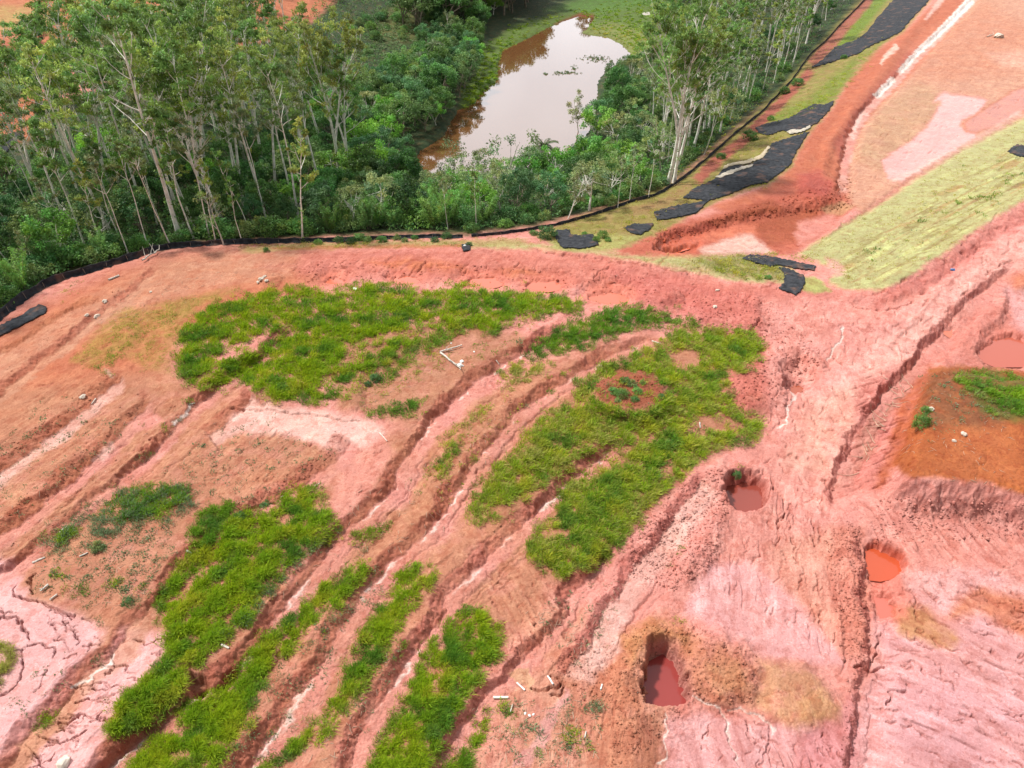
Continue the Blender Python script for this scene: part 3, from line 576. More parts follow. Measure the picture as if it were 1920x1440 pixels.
P([(165,642),(200,602),(240,575),(270,580),(330,560),(450,540),(382,566),(330,602),(270,622),(250,650),(180,690),(130,680)],(178,152,76),8,.6,.6,1.5); P([(320,570),(450,540),(400,570),(350,600),(335,640),(320,700),(270,690),(230,670),(300,600)],(184,152,86),8,.5,.7,1.2)
# overall mottling of the soil itself (iron and clay content)
g=1+.10*fbm(X/5,Y/5,41,4)+.07*fbm(X/.8,Y/.8,42,3)
hue=.05*fbm(X/3.3,Y/3.3,43,4)
COLR*=np.stack([g*(1+hue*.3),g*(1-hue*.4),g*(1-hue*1.5)],1).astype(f4)
COLR=(COLR**1.16*np.array([1.0,1.0,.99],f4)).astype(f4)
np.clip(COLR,.01,.8,out=COLR)
V3=np.stack([X,Y,Z],1)
idx=np.arange(NR*NC,dtype=np.int32).reshape(NR,NC)
Fq=np.stack([idx[:-1,:-1],idx[:-1,1:],idx[1:,1:],idx[1:,:-1]],-1).reshape(-1,4)
# ------------------------------------------------------------------ materials
def mat(name):
    m = bpy.data.materials.new(name); m.use_nodes = True
    return m, m.node_tree.nodes, m.node_tree.links, m.node_tree.nodes['Principled BSDF']
def noise_mix(n, l, c0, c1, scale, detail=4, lo=.35, hi=.65, vec=None):
    t = n.new('ShaderNodeTexNoise'); t.inputs['Scale'].default_value = scale; t.inputs['Detail'].default_value = detail
    r = n.new('ShaderNodeValToRGB'); r.color_ramp.elements[0].position = lo; r.color_ramp.elements[1].position = hi
    r.color_ramp.elements[0].color = (*c0, 1); r.color_ramp.elements[1].color = (*c1, 1)
    co = n.new('ShaderNodeTexCoord'); l.new(co.outputs['Object'], t.inputs['Vector'])
    l.new(t.outputs['Fac'], r.inputs['Fac']); return r.outputs['Color'], t
def soil_mat():
    m, n, l, b = mat('clay soil')
    at = n.new('ShaderNodeAttribute'); at.attribute_name = 'soil'; wt = n.new('ShaderNodeAttribute'); wt.attribute_name = 'wet'
    co = n.new('ShaderNodeTexCoord')
    def nz(scale, detail, rough, dist=0.):
        t = n.new('ShaderNodeTexNoise'); t.inputs['Scale'].default_value = scale; t.inputs['Detail'].default_value = detail; t.inputs['Roughness'].default_value = rough; t.inputs['Distortion'].default_value = dist
        l.new(co.outputs['Object'], t.inputs['Vector']); return t.outputs['Fac']
    def rng_(src, a, b, c, d):
        r = n.new('ShaderNodeMapRange'); r.inputs[1].default_value = a; r.inputs[2].default_value = b; r.inputs[3].default_value = c; r.inputs[4].default_value = d; l.new(src, r.inputs[0]); return r.outputs[0]
    def scale_by(col, fac, rgb):
        """mix the soil towards the same soil times rgb"""
        k = n.new('ShaderNodeVectorMath'); k.operation = 'MULTIPLY'; l.new(col, k.inputs[0]); k.inputs[1].default_value = rgb
        x = n.new('ShaderNodeMix'); x.data_type = 'RGBA'; l.new(fac, x.inputs['Factor']); l.new(col, x.inputs[6]); l.new(k.outputs[0], x.inputs[7]); return x.outputs[2]
    c = scale_by(at.outputs['Color'], rng_(nz(.55, 12, .66, .6), .50, .57, 0, .8), (1.16, 1.26, 1.27))      # pale silt crust
    c = scale_by(c, rng_(nz(1.0, 13, .70, .3), .52, .58, 0, .8), (.84, .70, .66))                           # redder damp earth
    c = scale_by(c, rng_(nz(5.5, 6, .7), .55, .62, 0, .8), (.76, .66, .62))                                 # small clods and crumbs
    c = scale_by(c, rng_(nz(7.5, 4, .6), .57, .64, 0, .8), (1.25, 1.34, 1.36))
    l.new(c, b.inputs['Base Color'])
    ro = n.new('ShaderNodeMapRange'); ro.inputs[3].default_value = .93; ro.inputs[4].default_value = .16; l.new(wt.outputs['Fac'], ro.inputs[0]); l.new(ro.outputs[0], b.inputs['Roughness'])
    b.inputs['Specular IOR Level'].default_value = .3
    t2 = n.new('ShaderNodeTexNoise'); t2.inputs['Scale'].default_value = 2.4; t2.inputs['Detail'].default_value = 9; t2.inputs['Roughness'].default_value = .7
    l.new(co.outputs['Object'], t2.inputs['Vector'])
    bp = n.new('ShaderNodeBump'); bp.inputs['Distance'].default_value = .22; bp.inputs['Strength'].default_value = .8
    bs = n.new('ShaderNodeMapRange'); bs.inputs[3].default_value = .85; bs.inputs[4].default_value = .08; l.new(wt.outputs['Fac'], bs.inputs[0]); l.new(bs.outputs[0], bp.inputs['Strength'])
    l.new(t2.outputs['Fac'], bp.inputs['Height']); l.new(bp.outputs['Normal'], b.inputs['Normal'])
    return m
def water_mat(name, c, rough=.04, ior=1.33, bump=0.0, scale=.6):
    m, n, l, b = mat(name); b.inputs['Base Color'].default_value = (*c, 1); b.inputs['Roughness'].default_value = rough
    b.inputs['IOR'].default_value = ior
    if bump:
        t = n.new('ShaderNodeTexNoise'); t.inputs['Scale'].default_value = scale; t.inputs['Detail'].default_value = 3
        co = n.new('ShaderNodeTexCoord'); l.new(co.outputs['Object'], t.inputs['Vector'])
        bp = n.new('ShaderNodeBump'); bp.inputs['Strength'].default_value = bump; bp.inputs['Distance'].default_value = .05
        l.new(t.outputs['Fac'], bp.inputs['Height']); l.new(bp.outputs['Normal'], b.inputs['Normal'])
    return m
def plain_mat(name, c, rough=.8, var=.25, scale=3., spec=.3, bump=0.):
    m, n, l, b = mat(name)
    c = np.array(c); s, t = noise_mix(n, l, tuple(c * (1 - var)), tuple(np.minimum(c * (1 + var), .9)), scale)
    l.new(s, b.inputs['Base Color']); b.inputs['Roughness'].default_value = rough; b.inputs['Specular IOR Level'].default_value = spec
    if bump:
        bp = n.new('ShaderNodeBump'); bp.inputs['Strength'].default_value = bump; bp.inputs['Distance'].default_value = .05
        l.new(t.outputs['Fac'], bp.inputs['Height']); l.new(bp.outputs['Normal'], b.inputs['Normal'])
    return m
def leaf_mat(name, attr=True, trans=.3, rough=.55):
    """leaf colour comes from each leaf, shifted a little from plant to plant"""
    m, n, l, b = mat(name)
    at = n.new('ShaderNodeAttribute'); at.attribute_name = 'soil'
    oi = n.new('ShaderNodeObjectInfo'); h = n.new('ShaderNodeHueSaturation')
    a = n.new('ShaderNodeMapRange'); a.inputs[3].default_value = .485; a.inputs[4].default_value = .515; l.new(oi.outputs['Random'], a.inputs[0]); l.new(a.outputs[0], h.inputs['Hue'])
    k = n.new('ShaderNodeMath'); k.operation = 'MULTIPLY'; k.inputs[1].default_value = 7.31; l.new(oi.outputs['Random'], k.inputs[0])
    fr = n.new('ShaderNodeMath'); fr.operation = 'FRACT'; l.new(k.outputs[0], fr.inputs[0])
    v = n.new('ShaderNodeMapRange'); v.inputs[3].default_value = .75; v.inputs[4].default_value = 1.28; l.new(fr.outputs[0], v.inputs[0]); l.new(v.outputs[0], h.inputs['Value'])
    l.new(at.outputs['Color'], h.inputs['Color']); l.new(h.outputs['Color'], b.inputs['Base Color'])
    b.inputs['Roughness'].default_value = rough; b.inputs['Specular IOR Level'].default_value = .35
    tr = n.new('ShaderNodeBsdfTranslucent'); l.new(h.outputs['Color'], tr.inputs['Color'])
    mx = n.new('ShaderNodeMixShader'); mx.inputs[0].default_value = trans
    l.new(b.outputs[0], mx.inputs[1]); l.new(tr.outputs[0], mx.inputs[2]); l.new(mx.outputs[0], n['Material Output'].inputs['Surface'])
    return m
M = {}
M['soil'] = soil_mat(); M['leaf'] = leaf_mat('foliage', trans=.38); M['grass'] = leaf_mat('grass blades', trans=.42, rough=.6)
M['bark'] = plain_mat('pale smooth bark', (.74, .71, .65), .8, .22, 1.5); M['bark_d'] = plain_mat('grey brown bark', (.22, .18, .14), .9, .35, 2.5)
M['bone'] = plain_mat('weathered white wood', (.46, .42, .37), .8, .25, 4.)
M['black'] = plain_mat('black woven geotextile', (.022, .025, .032), .62, .5, 1.1, .3, .6)
def dusty_black():
    m, n, l, b = mat('black woven geotextile, dusty'); s, t = noise_mix(n, l, (.016, .018, .022), (.040, .043, .050), 1.6, 6)
    s2, t2 = noise_mix(n, l, (0, 0, 0), (1, 1, 1), .45, 10, .56, .70); x = n.new('ShaderNodeMix'); x.data_type = 'RGBA'; x.inputs[7].default_value = (.12, .07, .055, 1)
    l.new(s2, x.inputs['Factor']); l.new(s, x.inputs[6]); l.new(x.outputs[2], b.inputs['Base Color']); b.inputs['Roughness'].default_value = .95; b.inputs['Specular IOR Level'].default_value = .16
    t3 = n.new('ShaderNodeTexNoise'); t3.inputs['Scale'].default_value = 1.8; t3.inputs['Detail'].default_value = 7; co = n.new('ShaderNodeTexCoord'); l.new(co.outputs['Object'], t3.inputs['Vector'])
    bp = n.new('ShaderNodeBump'); bp.inputs['Strength'].default_value = .9; bp.inputs['Distance'].default_value = .25; l.new(t3.outputs['Fac'], bp.inputs['Height']); l.new(bp.outputs['Normal'], b.inputs['Normal']); return m
M['dusty'] = dusty_black(); M['hem'] = plain_mat('frayed pale geotextile hem', (.36, .32, .26), .8, .3, 2.5)
M['stake'] = plain_mat('grey wooden stake', (.20, .17, .14), .85, .2, 5.)
M['rock'] = plain_mat('pale stone', (.50, .43, .36), .9, .25, 2., .2, .6)
M['plastic'] = plain_mat('white plastic', (.64, .63, .60), .5, .06, 3., .4)
M['blue'] = plain_mat('blue plastic', (.05, .12, .28), .4, .15, 3., .4)
M['tan'] = plain_mat('sand coloured geotextile edge', (.34, .28, .19), .8, .2, 3.)

# ------------------------------------------------------------------ ground
gme = mesh('ground', V3, Fq, M['soil'], COLR, True, {'wet': WET})
tag(link('ground', gme), 'pink and orange eroded clay ground of the whole site', kind='structure')

# ------------------------------------------------------------------ water
def sheet(name, pts, z, m, label, grow=1.0):
    u = np.array(pts, float); x, y = ray_at(u[:, 0], u[:, 1], z)
    cx, cy = x.mean(), y.mean(); x = cx + (x - cx) * grow; y = cy + (y - cy) * grow
    me = bpy.data.meshes.new(name); me.from_pydata([(a, b, z) for a, b in zip(x, y)], [], [list(range(len(x)))]); me.update()
    if me.polygons[0].normal.z < 0: me.flip_normals()
    return tag(link(name, me, None, m), label, kind='structure')
M['pond'] = water_mat('silty pond water', (.115, .050, .020), .03, 1.85, .08, .35)
sheet('pond', [(760,330),(760,285),(830,215),(890,150),(930,60),(1060,5),(1150,15),(1210,80),(1210,125),(1140,240),(1020,335),(880,345)], -12.25, M['pond'], 'muddy brown pond reflecting pale sky between the trees')
def pool(key, pts, c, lab, up=.12, rough=.06, grow=1.12):
    zz = LEVEL[key] + up
    return sheet('puddle', pts, zz, water_mat('puddle water', tuple(alb(c)), rough, 1.33, .04, 1.5), lab, grow)
pool('a', PITA, (158,76,64), 'round dark red pool in the pink pit', .25, .12, 1.1)
pool('b', [(a, b + 18) for a, b in PITB[3:]] + [(1212,1250)], (166,74,70), 'crimson pool in the deep narrow pit', .3, .12, 1.12)
pool('c', [(1462,714),(1480,702),(1516,708),(1520,724),(1490,740),(1464,732)], (186,98,72), 'sliver of red water under the clod bank', .2, .06, 1.1)
for k_, (a, b, c, d) in enumerate(POOLS):
    lab = ['first from the left, mostly hidden by', 'second from the left, a thin crescent beside', 'third from the left, the broadest above', 'fourth from the left, above', 'rightmost, beside the gap in'][k_]
    pool('p%d' % k_, [(a + c * 1.2 * math.cos(k), b + 1 + d * 1.2 * math.sin(k)) for k in np.linspace(0, 6.2, 14)[:-1]], (224,120,92), 'salmon pool in the row of scoured hollows, %s the long grass' % lab, .16, .1, 1.1)
pool('d', [(1232,472),(1238,452),(1280,440),(1322,436),(1310,462),(1270,474)], (226,108,72), 'orange pool in the excavated basin', .15, .08, 1.0)
pool('f', POOLF, (208,92,58), 'vivid orange pool below the eroded orange mound', .12, .1, 1.14)
pool('f2', [(1638,1102),(1672,1098),(1692,1116),(1690,1156),(1650,1160),(1638,1120)], (224,120,104), 'shallow pink run out of the orange pool', .07, .2, 1.)
pool('g', POOLG, (198,104,84), 'brick red pool behind the grassy orange mound', .1, .1, 1.22)
pool('h', [(1768,604),(1796,602),(1798,622),(1780,634),(1768,626)], (222,120,88), 'small orange puddle in the road gully', .1, .1, 1.0)
pool('w', [(1198,20),(1220,17),(1226,28),(1204,31)], (235,225,215), 'small pale puddle in the marsh beyond the pond', .15, .08, 1.0)
# ------------------------------------------------------------------ grass
nr = np.random.default_rng(5)
def in_poly(u, v, Pg): return poly_sd(u, v, Pg) > 0
GBR = np.array((.40, .54, .014)); GYL = np.array((.58, .60, .035)); GMD = np.array((.25, .44, .02)); GDK = np.array((.09, .25, .03)); GBL = np.array((.09, .22, .07)); GDRY = np.array((.52, .46, .15)); GWD = np.array((.20, .29, .13)); GSG = np.array((.30, .37, .21))
BV, BF, BC = [], [], []; _bn = [0]
def blades(x, y, z, hgt_, wid, n, col, spread, lean=.45, wind=(.25, -.1), flat=0.):
    """n bent blades for each tuft; col (tufts,3)"""
    T = len(x); N = T * n
    if N == 0: return
    rp = lambda a: np.repeat(a, n)
    an = nr.uniform(0, 2 * np.pi, N); r = np.sqrt(nr.random(N)) * rp(spread)
    bx = rp(x) + r * np.cos(an); by = rp(y) + r * np.sin(an); bz = rp(z) - .04
    h = rp(hgt_) * nr.uniform(.55, 1.2, N); w = rp(wid) * nr.uniform(.7, 1.3, N)
    la = an + nr.normal(0, .7, N); ln = np.abs(nr.normal(lean, .25, N))
    lx = np.cos(la) * ln + wind[0]; ly = np.sin(la) * ln + wind[1]
    s = nr.uniform(0, np.pi, N); sx = np.cos(s) * w; sy = np.sin(s) * w
    up = np.maximum(1 - .35 * np.hypot(lx, ly), .3) * (1 - flat)
    P0 = np.stack([bx, by, bz], 1); mid = np.stack([bx + lx * h * .32, by + ly * h * .32, bz + h * .58 * up], 1)
    P1 = mid + np.stack([sx, sy, 0 * sx], 1); P2 = mid - np.stack([sx, sy, 0 * sx], 1)
    P3 = np.stack([bx + lx * h * 1.0, by + ly * h * 1.0, bz + h * up * .92], 1)
    Vv = np.stack([P0, P1, P3, P2], 1).reshape(-1, 3)
    c = np.repeat(col, n, 0) * nr.uniform(.75, 1.28, (N, 1)) * (1 + nr.normal(0, .05, (N, 3)))
    BV.append(Vv.astype(f4)); BC.append(np.repeat(np.clip(c, .004, .6), 4, 0).astype(f4)); BF.append(np.arange(_bn[0], _bn[0] + 4 * N, dtype=np.int32).reshape(-1, 4)); _bn[0] += 4 * N
def mixc(w, cs):
    w = np.stack(w, 1) ** 1.9; w = w / w.sum(1, keepdims=True); return w @ np.array(cs)
def fill(Pg, dens, h=(.5, .8), n=11, holes=(), hole_keep=.12, pal='lush', patch=.0, edge=.5, wid=.0185, wl=3.2, tus=-.33):
    a = np.array(Pg, float); u0, v0, u1, v1 = a[:, 0].min(), a[:, 1].min(), a[:, 0].max(), a[:, 1].max()
    K = int((u1 - u0) * (v1 - v0) * dens); u = nr.uniform(u0, u1, K); v = nr.uniform(v0, v1, K)
    x0, y0 = ray_at(u, v, 0.); wu = pn(x0 / 1.1, y0 / 1.1, 201) * 11 + pn(x0 / .4, y0 / .4, 203) * 5; wv = pn(x0 / 1.1, y0 / 1.1, 202) * 8 + pn(x0 / .4, y0 / .4, 204) * 4
    sdv = poly_sd((u + wu).astype(f4), (v + wv).astype(f4), Pg); k = nr.random(K) < np.where(sdv > 0, .45 + .55 * sm(0, 16, sdv), .22 * np.exp(sdv / 3.5))
    for H in holes: k &= (poly_sd((u + wu * 1.4).astype(f4), (v + wv * 1.4).astype(f4), H) < 0) | (nr.random(K) < hole_keep)
    k &= pn(x0 / .8, y0 / .8, 209) + .5 * pn(x0 / .32, y0 / .32, 210) + .45 * pn((x0 * .3 + y0 * .95) / 5, (x0 * .95 - y0 * .3) / .75, 208) + nr.normal(0, .12, K) > tus
    if patch: k &= (fbm(x0 / wl * 1.6, y0 / wl * 1.6, 207, 3) + nr.normal(0, .08, K) > patch - .25)
    u, v, sdv = u[k], v[k], sdv[k]
    x, y, z = ground(u, v); T = len(x)
    if T == 0: return
    q1 = fbm(x / wl, y / wl, 211, 3); q2 = fbm(x / (wl * .6), y / (wl * .6), 212, 3); q3 = fbm(x / .9, y / .9, 213, 2)
    one = np.ones(T)
    if pal == 'lush': c = mixc([.5 + sm(-.1, .35, q1) * 2, .15 + sm(.05, .4, q2) * 1.8, .7 * one, .15 + sm(.1, .45, -q1) * 1.5, .05 + sm(.2, .5, -q2)], [GBR, GYL, GMD, GDK, GBL])
    elif pal == 'green': c = mixc([.3 + sm(.1, .5, q1), .05 + sm(.3, .6, q2), 1. * one, .5 + sm(.0, .45, -q1) * 2, .25 + sm(.1, .5, -q2)], [GBR, GYL, GMD, GDK, GBL])
    elif pal == 'dry': c = mixc([.25 + sm(.2, .5, q1), .6 + sm(.0, .4, q2) * 1.4, .45 + sm(.1, .5, -q2), .25 + sm(.1, .4, -q1), .7 + sm(-.1, .4, q1)], [GBR, GYL, GMD, GDK, GDRY])
    elif pal == 'straw': c = mixc([.15 * one, .9 * one, .25 * one, .05 * one, 1.1 + sm(.1, .4, q1)], [GBR, GYL, GMD, GDK, GDRY])
    else: c = mixc([.1 * one, .1 + sm(.2, .5, q2) * .4, .8 * one, .25 * one, 1.2 * one], [GBR, GWD, GBL, GDK, GSG])
    c = c * (1 + .25 * q3[:, None])
    eg = (np.exp(-np.maximum(sdv, 0) / 5.) * nr.random(T) * .8)[:, None]; c = c * (1 - eg) + eg * np.array((.34, .30, .12))
    hh = .74 * nr.uniform(h[0], h[1], T) * (1 - .35 * edge * (1 - sm(0, 14, sdv))) * np.clip(1 + .6 * q3 + .75 * pn(x / .8, y / .8, 209) + .3 * pn(x / 2.5, y / 2.5, 214), .3, 2.0)
    # blades are built wider farther away so they still read at their distance
    n = int(n * 1.8); d = depth_of(y, z); k = np.clip(d / 48., .85, 2.4)
    blades(x, y, z, hh, wid * k, n, c, .22 * k, .42)
DG = .075
G1=[(330,660),(335,630),(350,605),(390,575),(440,557),(500,542),(560,537),(620,547),(645,537),(690,527),(760,537),(820,545),(870,530),(920,548),(990,548),(1055,555),(1098,575),(1085,585),(1060,585),(1010,597),(960,612),(920,628),(870,616),(840,630),(800,640),(750,665),(705,700),(695,722),(650,748),(600,762),(540,757),(490,748),(470,728),(440,718),(415,728),(380,730),(350,718),(325,695)]
G1H=[[(400,670),(440,645),(500,622),(555,618),(560,628),(500,650),(450,672),(415,685)],[(640,650),(700,625),(740,622),(745,640),(700,668),(660,690),(640,680)],[(420,722),(500,660),(520,652),(525,660),(450,712),(430,728)],[(640,735),(665,690),(690,690),(690,730),(660,755)],[(740,625),(780,610),(840,612),(810,628),(760,640)],[(600,700),(640,705),(640,735),(600,735)]]
fill(G1, DG, (.55,.95), 13, G1H, .10)
fill([(335,655),(345,615),(395,578),(470,555),(520,560),(440,600),(390,650),(370,700),(340,700)], .02, (.7,1.1), 10, pal='green')
fill([(830,560),(900,540),(990,550),(1090,572),(1010,595),(920,600),(850,590)], .03, (.6,.95), 10, pal='green')
for gp in [[(490,655),(540,620),(640,590),(760,560),(840,560),(760,600),(640,625),(560,645)]]: fill(gp, .03, (.6,.9), 9, pal='green')
fill([(980,668),(1000,642),(1050,612),(1100,594),(1150,568),(1210,578),(1250,588),(1310,598),(1300,612),(1250,608),(1180,622),(1130,640),(1080,660),(1020,674)], DG, (.55,.9), 13, pal='green')
fill([(930,705),(955,685),(1000,673),(1040,682),(1005,705),(960,722)], DG, (.5,.8), 12, pal='dry')
fill([(1095,565),(1070,575),(1066,592),(1080,600),(1100,585)], DG, (.5,.8), 10, pal='green')
G3=[(1310,612),(1370,612),(1420,624),(1440,655),(1412,692),(1372,703),(1362,727),(1382,762),(1440,792),(1432,822),(1372,838),(1330,850),(1270,903),(1215,955),(1180,1005),(1130,1052),(1062,1092),(1010,1065),(985,1042),(1000,992),(1040,962),(1040,922),(1080,892),(1130,852),(1168,832),(1100,852),(1060,882),(1000,922),(960,962),(900,987),(870,967),(890,922),(930,872),(970,832),(1000,792),(1060,752),(1090,712),(1110,692),(1150,677),(1190,660),(1230,642),(1250,622)]
MC=[(1180+68*math.cos(k),735+40*math.sin(k)) for k in np.linspace(0,6.2,18)[:-1]]
G3H=[MC,[(1090,888),(1120,858),(1170,836),(1215,812),(1225,822),(1180,850),(1130,890),(1090,915)],[(1285,800),(1300,785),(1370,785),(1400,800),(1330,815),(1290,815)],[(1230,890),(1262,850),(1270,862),(1240,900),(1222,915)],[(1060,840),(1085,830),(1110,838),(1060,860)],[(1240,665),(1300,655),(1330,680),(1290,690)],[(1000,1000),(1030,985),(1060,1000),(1030,1020)],[(905,955),(960,930),(985,945),(940,975)]]
fill([p for p in G3], .042, (.5,.85), 12, G3H, .06, pal='dry')
fill([p for p in G3], .034, (.5,.85), 12, G3H, .06, pal='lush')
fill([(1180+86*math.cos(k),737+54*math.sin(k)) for k in np.linspace(0,6.2,18)[:-1]], .06, (.45,.75), 11, [MC], .02, pal='green')
fill([(1180,860),(1260,800),(1300,820),(1230,910),(1150,1010),(1080,1080),(1010,1060),(1060,960),(1110,910)], .045, (.5,.8), 11, G3H, .1, pal='green', patch=.15)
fill([(1320,620),(1420,628),(1432,660),(1400,690),(1350,700),(1330,660)], .04, (.5,.9), 11, pal='lush')
fill([(670,772),(740,757),(800,742),(792,768),(760,787),(700,788)], .06, (.4,.65), 10, pal='green')
fill([(820,832),(850,792),(900,762),(950,722),(962,738),(930,772),(880,812),(850,852),(832,902),(800,885)], .045, (.4,.7), 10, pal='dry', patch=.22)
fill([(795,890),(850,830),(860,850),(830,905)], .05, (.4,.7), 10, pal='lush')
fill([(60,1032),(110,987),(190,932),(250,907),(320,907),(380,932),(350,967),(300,982),(240,992),(200,1012),(190,1042),(150,1032),(90,1042)], .045, (.4,.7), 10, pal='weed', patch=.15)
fill([(180,960),(230,915),(330,905),(370,930),(300,975),(220,985)], .05, (.45,.75), 11, pal='green')
fill([(85,1010),(150,975),(150,1000),(110,1030)], .05, (.45,.7), 10, pal='green')
fill([(348,1002),(380,957),(430,940),(446,965),(400,1002),(365,1012)], .09, (.45,.8), 13, pal='green')
G6=[(290,1122),(330,1062),(380,1002),(440,962),(510,957),(535,917),(590,908),(612,950),(642,982),(622,1012),(570,1032),(540,1072),(490,1122),(480,1162),(420,1202),(380,1242),(345,1252),(350,1282),(330,1322),(290,1352),(220,1392),(190,1367),(210,1312),(270,1272),(310,1222),(300,1162)]
G6H=[[(540,930),(560,925),(558,945),(545,950)],[(500,978),(535,962),(530,975),(505,985)],[(340,1100),(395,1050),(400,1058),(350,1115)],[(380,1150),(400,1140),(400,1155),(385,1165)]]
fill(G6, DG*.9, (.5,.85), 14, G6H, .1)
fill([(480,1110),(560,1035),(630,985),(640,1000),(540,1080),(490,1150),(430,1200),(400,1200)], .035, (.4,.7), 10, pal='weed')
fill([(650,1022),(680,992),(725,980),(731,997),(690,1012)], .08, (.4,.7), 13)
fill([(560,1142),(590,1102),(640,1072),(690,1050),(700,1060),(680,1092),(640,1132),(600,1162),(560,1212),(510,1262),(490,1302),(470,1362),(440,1402),(400,1452),(220,1460),(270,1402),(330,1362),(320,1342),(350,1312),(420,1282),(450,1232),(520,1172)], DG*.9, (.45,.8), 14)
fill([(640,1140),(700,1050),(720,1040),(712,1080),(660,1140),(560,1230),(500,1330),(440,1420),(400,1450),(470,1340),(530,1250)], .03, (.35,.6), 9, pal='weed', patch=.2)
fill([(740,1078),(780,1057),(820,1062),(816,1092),(780,1132),(750,1182),(722,1232),(690,1282),(650,1332),(600,1392),(540,1422),(500,1455),(465,1460),(540,1392),(600,1342),(630,1292),(650,1232),(690,1172),(720,1112)], DG*.9, (.45,.78), 13)
fill([(820,1182),(860,1142),(890,1130),(920,1152),(946,1182),(932,1232),(902,1272),(872,1322),(842,1382),(800,1460),(680,1465),(700,1392),(740,1342),(760,1292),(790,1232)], .062, (.45,.78), 13)
fill([(900,1180),(945,1180),(930,1240),(880,1310),(800,1440),(760,1440),(850,1290)], .03, (.45,.8), 10, pal='green')
fill([(905,1332),(940,1312),(956,1318),(940,1334),(910,1372),(892,1412),(872,1460),(820,1460),(862,1402)], .07, (.4,.7), 12)
fill([(1780,708),(1830,692),(1890,705),(1990,735),(1990,785),(1890,785),(1845,765),(1852,748),(1800,726)], .055, (.5,.8), 12, pal='green')
fill([(165,642),(200,602),(240,575),(270,580),(330,560),(380,547),(450,540),(382,566),(330,602),(270,622),(250,650),(180,690),(130,680)], .05, (.12,.28), 9, pal='straw', patch=.15)
fill([(320,570),(450,540),(400,570),(350,600),(335,640),(320,700),(270,690),(230,670),(300,600)], .04, (.12,.26), 9, pal='straw', patch=.2)
fill([(190,682),(215,657),(280,602),(320,570),(332,575),(275,632),(232,662),(205,692)], .05, (.25,.45), 9, pal='dry')
fill([(175,690),(205,655),(235,660),(215,700),(175,705)], .05, (.3,.5), 9, pal='green', patch=.15)
fill([(430,555),(456,538),(462,545),(440,560)], .05, (.3,.5), 9, pal='dry')
fill([(-60,1220),(10,1200),(38,1225),(20,1262),(-10,1290),(-60,1300)], .06, (.4,.7), 11, pal='dry')
for (a,b,r) in [(180,1236,13),(90,1345,22),(75,1365,14),(1110,1330,14),(1060,1340,9),(960,1340,12),(965,1372,9),(1075,1380,20),(1095,1410,16),(985,1390,12),(1000,1410,10),(920,1330,9),(700,1200,10),(680,1030,8),(660,1050,10),(505,965,9),(355,750,9),(330,790,10),(312,800,9),(265,860,14),(275,850,10),(455,955,9),(1130,1325,8),(1275,1035,12),(1190,1000,9),(1260,1060,8),(985,755,10),(1010,690,8),(1025,708,8),(1050,700,8),(1035,735,10),(870,625,8),(940,660,9),(975,640,9),(1000,615,8),(890,860,9),(880,875,6),(760,905,6),(790,925,8),(1060,700,8),(1010,750,7),(895,850,7),(1390,880,9),(1375,895,8),(750,1210,14),(740,1230,12),(600,1190,10),(620,1260,9),(560,1290,10),(540,1340,8),(660,1260,8),(1150,1250,7),(1270,1165,8),(1220,1160,6),(1290,1292,8),(1170,1180,8),(1140,1210,8),(240,985,10),(265,800,6),(515,1370,9),(80,1005,12),(240,1030,8),(270,1100,14),(250,1130,10),(215,1095,16),(160,1105,14),(110,1080,18),(130,1100,14),(145,1115,12),(165,1140,8),(180,1165,8),(640,1160,8),(450,1290,8)]:
    pal = rng.choice(['green','weed','weed','lush','green'])
    fill([(a+r*1.2*math.cos(k),b+r*.8*math.sin(k)) for k in np.linspace(0,6.2,9)[:-1]], .05, (.25,.5), 10, pal=pal)
fill([(690,722),(720,690),(770,655),(870,600),(905,598),(800,668),(745,700),(712,728)], .06, (.5,.85), 10, pal='green')
fill([(560,655),(640,625),(760,585),(800,590),(700,625),(600,665)], .05, (.45,.8), 10, pal='green')
fill([(440,700),(520,640),(600,632),(640,660),(600,700),(520,720),(470,718)], .03, (.5,.8), 11, pal='lush')
fill([(985,668),(1010,650),(1020,675),(1000,690)], .05, (.4,.7), 9, pal='green')
# dark tussocks on the sown slope
for (a,b,w_,h_) in [(1790,378,16,6),(1850,373,22,7),(1735,412,14,4),(1870,330,18,6),(1895,342,16,5),(1815,358,10,4),(1905,325,16,8),(1800,402,12,4),(1756,398,8,4),(1770,400,8,3),(1695,407,10,3),(1620,408,8,4),(1748,365,6,3),(1803,310,8,3),(1761,363,6,3),(1678,389,5,3),(1668,407,4,2),(1840,400,10,3),(1845,405,10,4),(1775,452,7,4),(1760,453,6,3),(1740,478,6,4),(1742,483,8,3),(1705,502,5,4),(1690,452,10,5),(1665,508,6,3),(1650,470,12,5),(1630,475,12,5),(1640,486,10,4),(1880,300,12,5),(1870,365,14,5),(1826,373,10,4),(1610,462,8,4),(1600,445,5,3),(1885,312,8,4),(1700,430,14,3),(1745,520,5,3)]:
    fill([(a+w_*math.cos(k),b+h_*math.sin(k)) for k in np.linspace(0,6.2,9)[:-1]], .06, (.25,.5), 8, pal='green', wid=.03, tus=-.05)
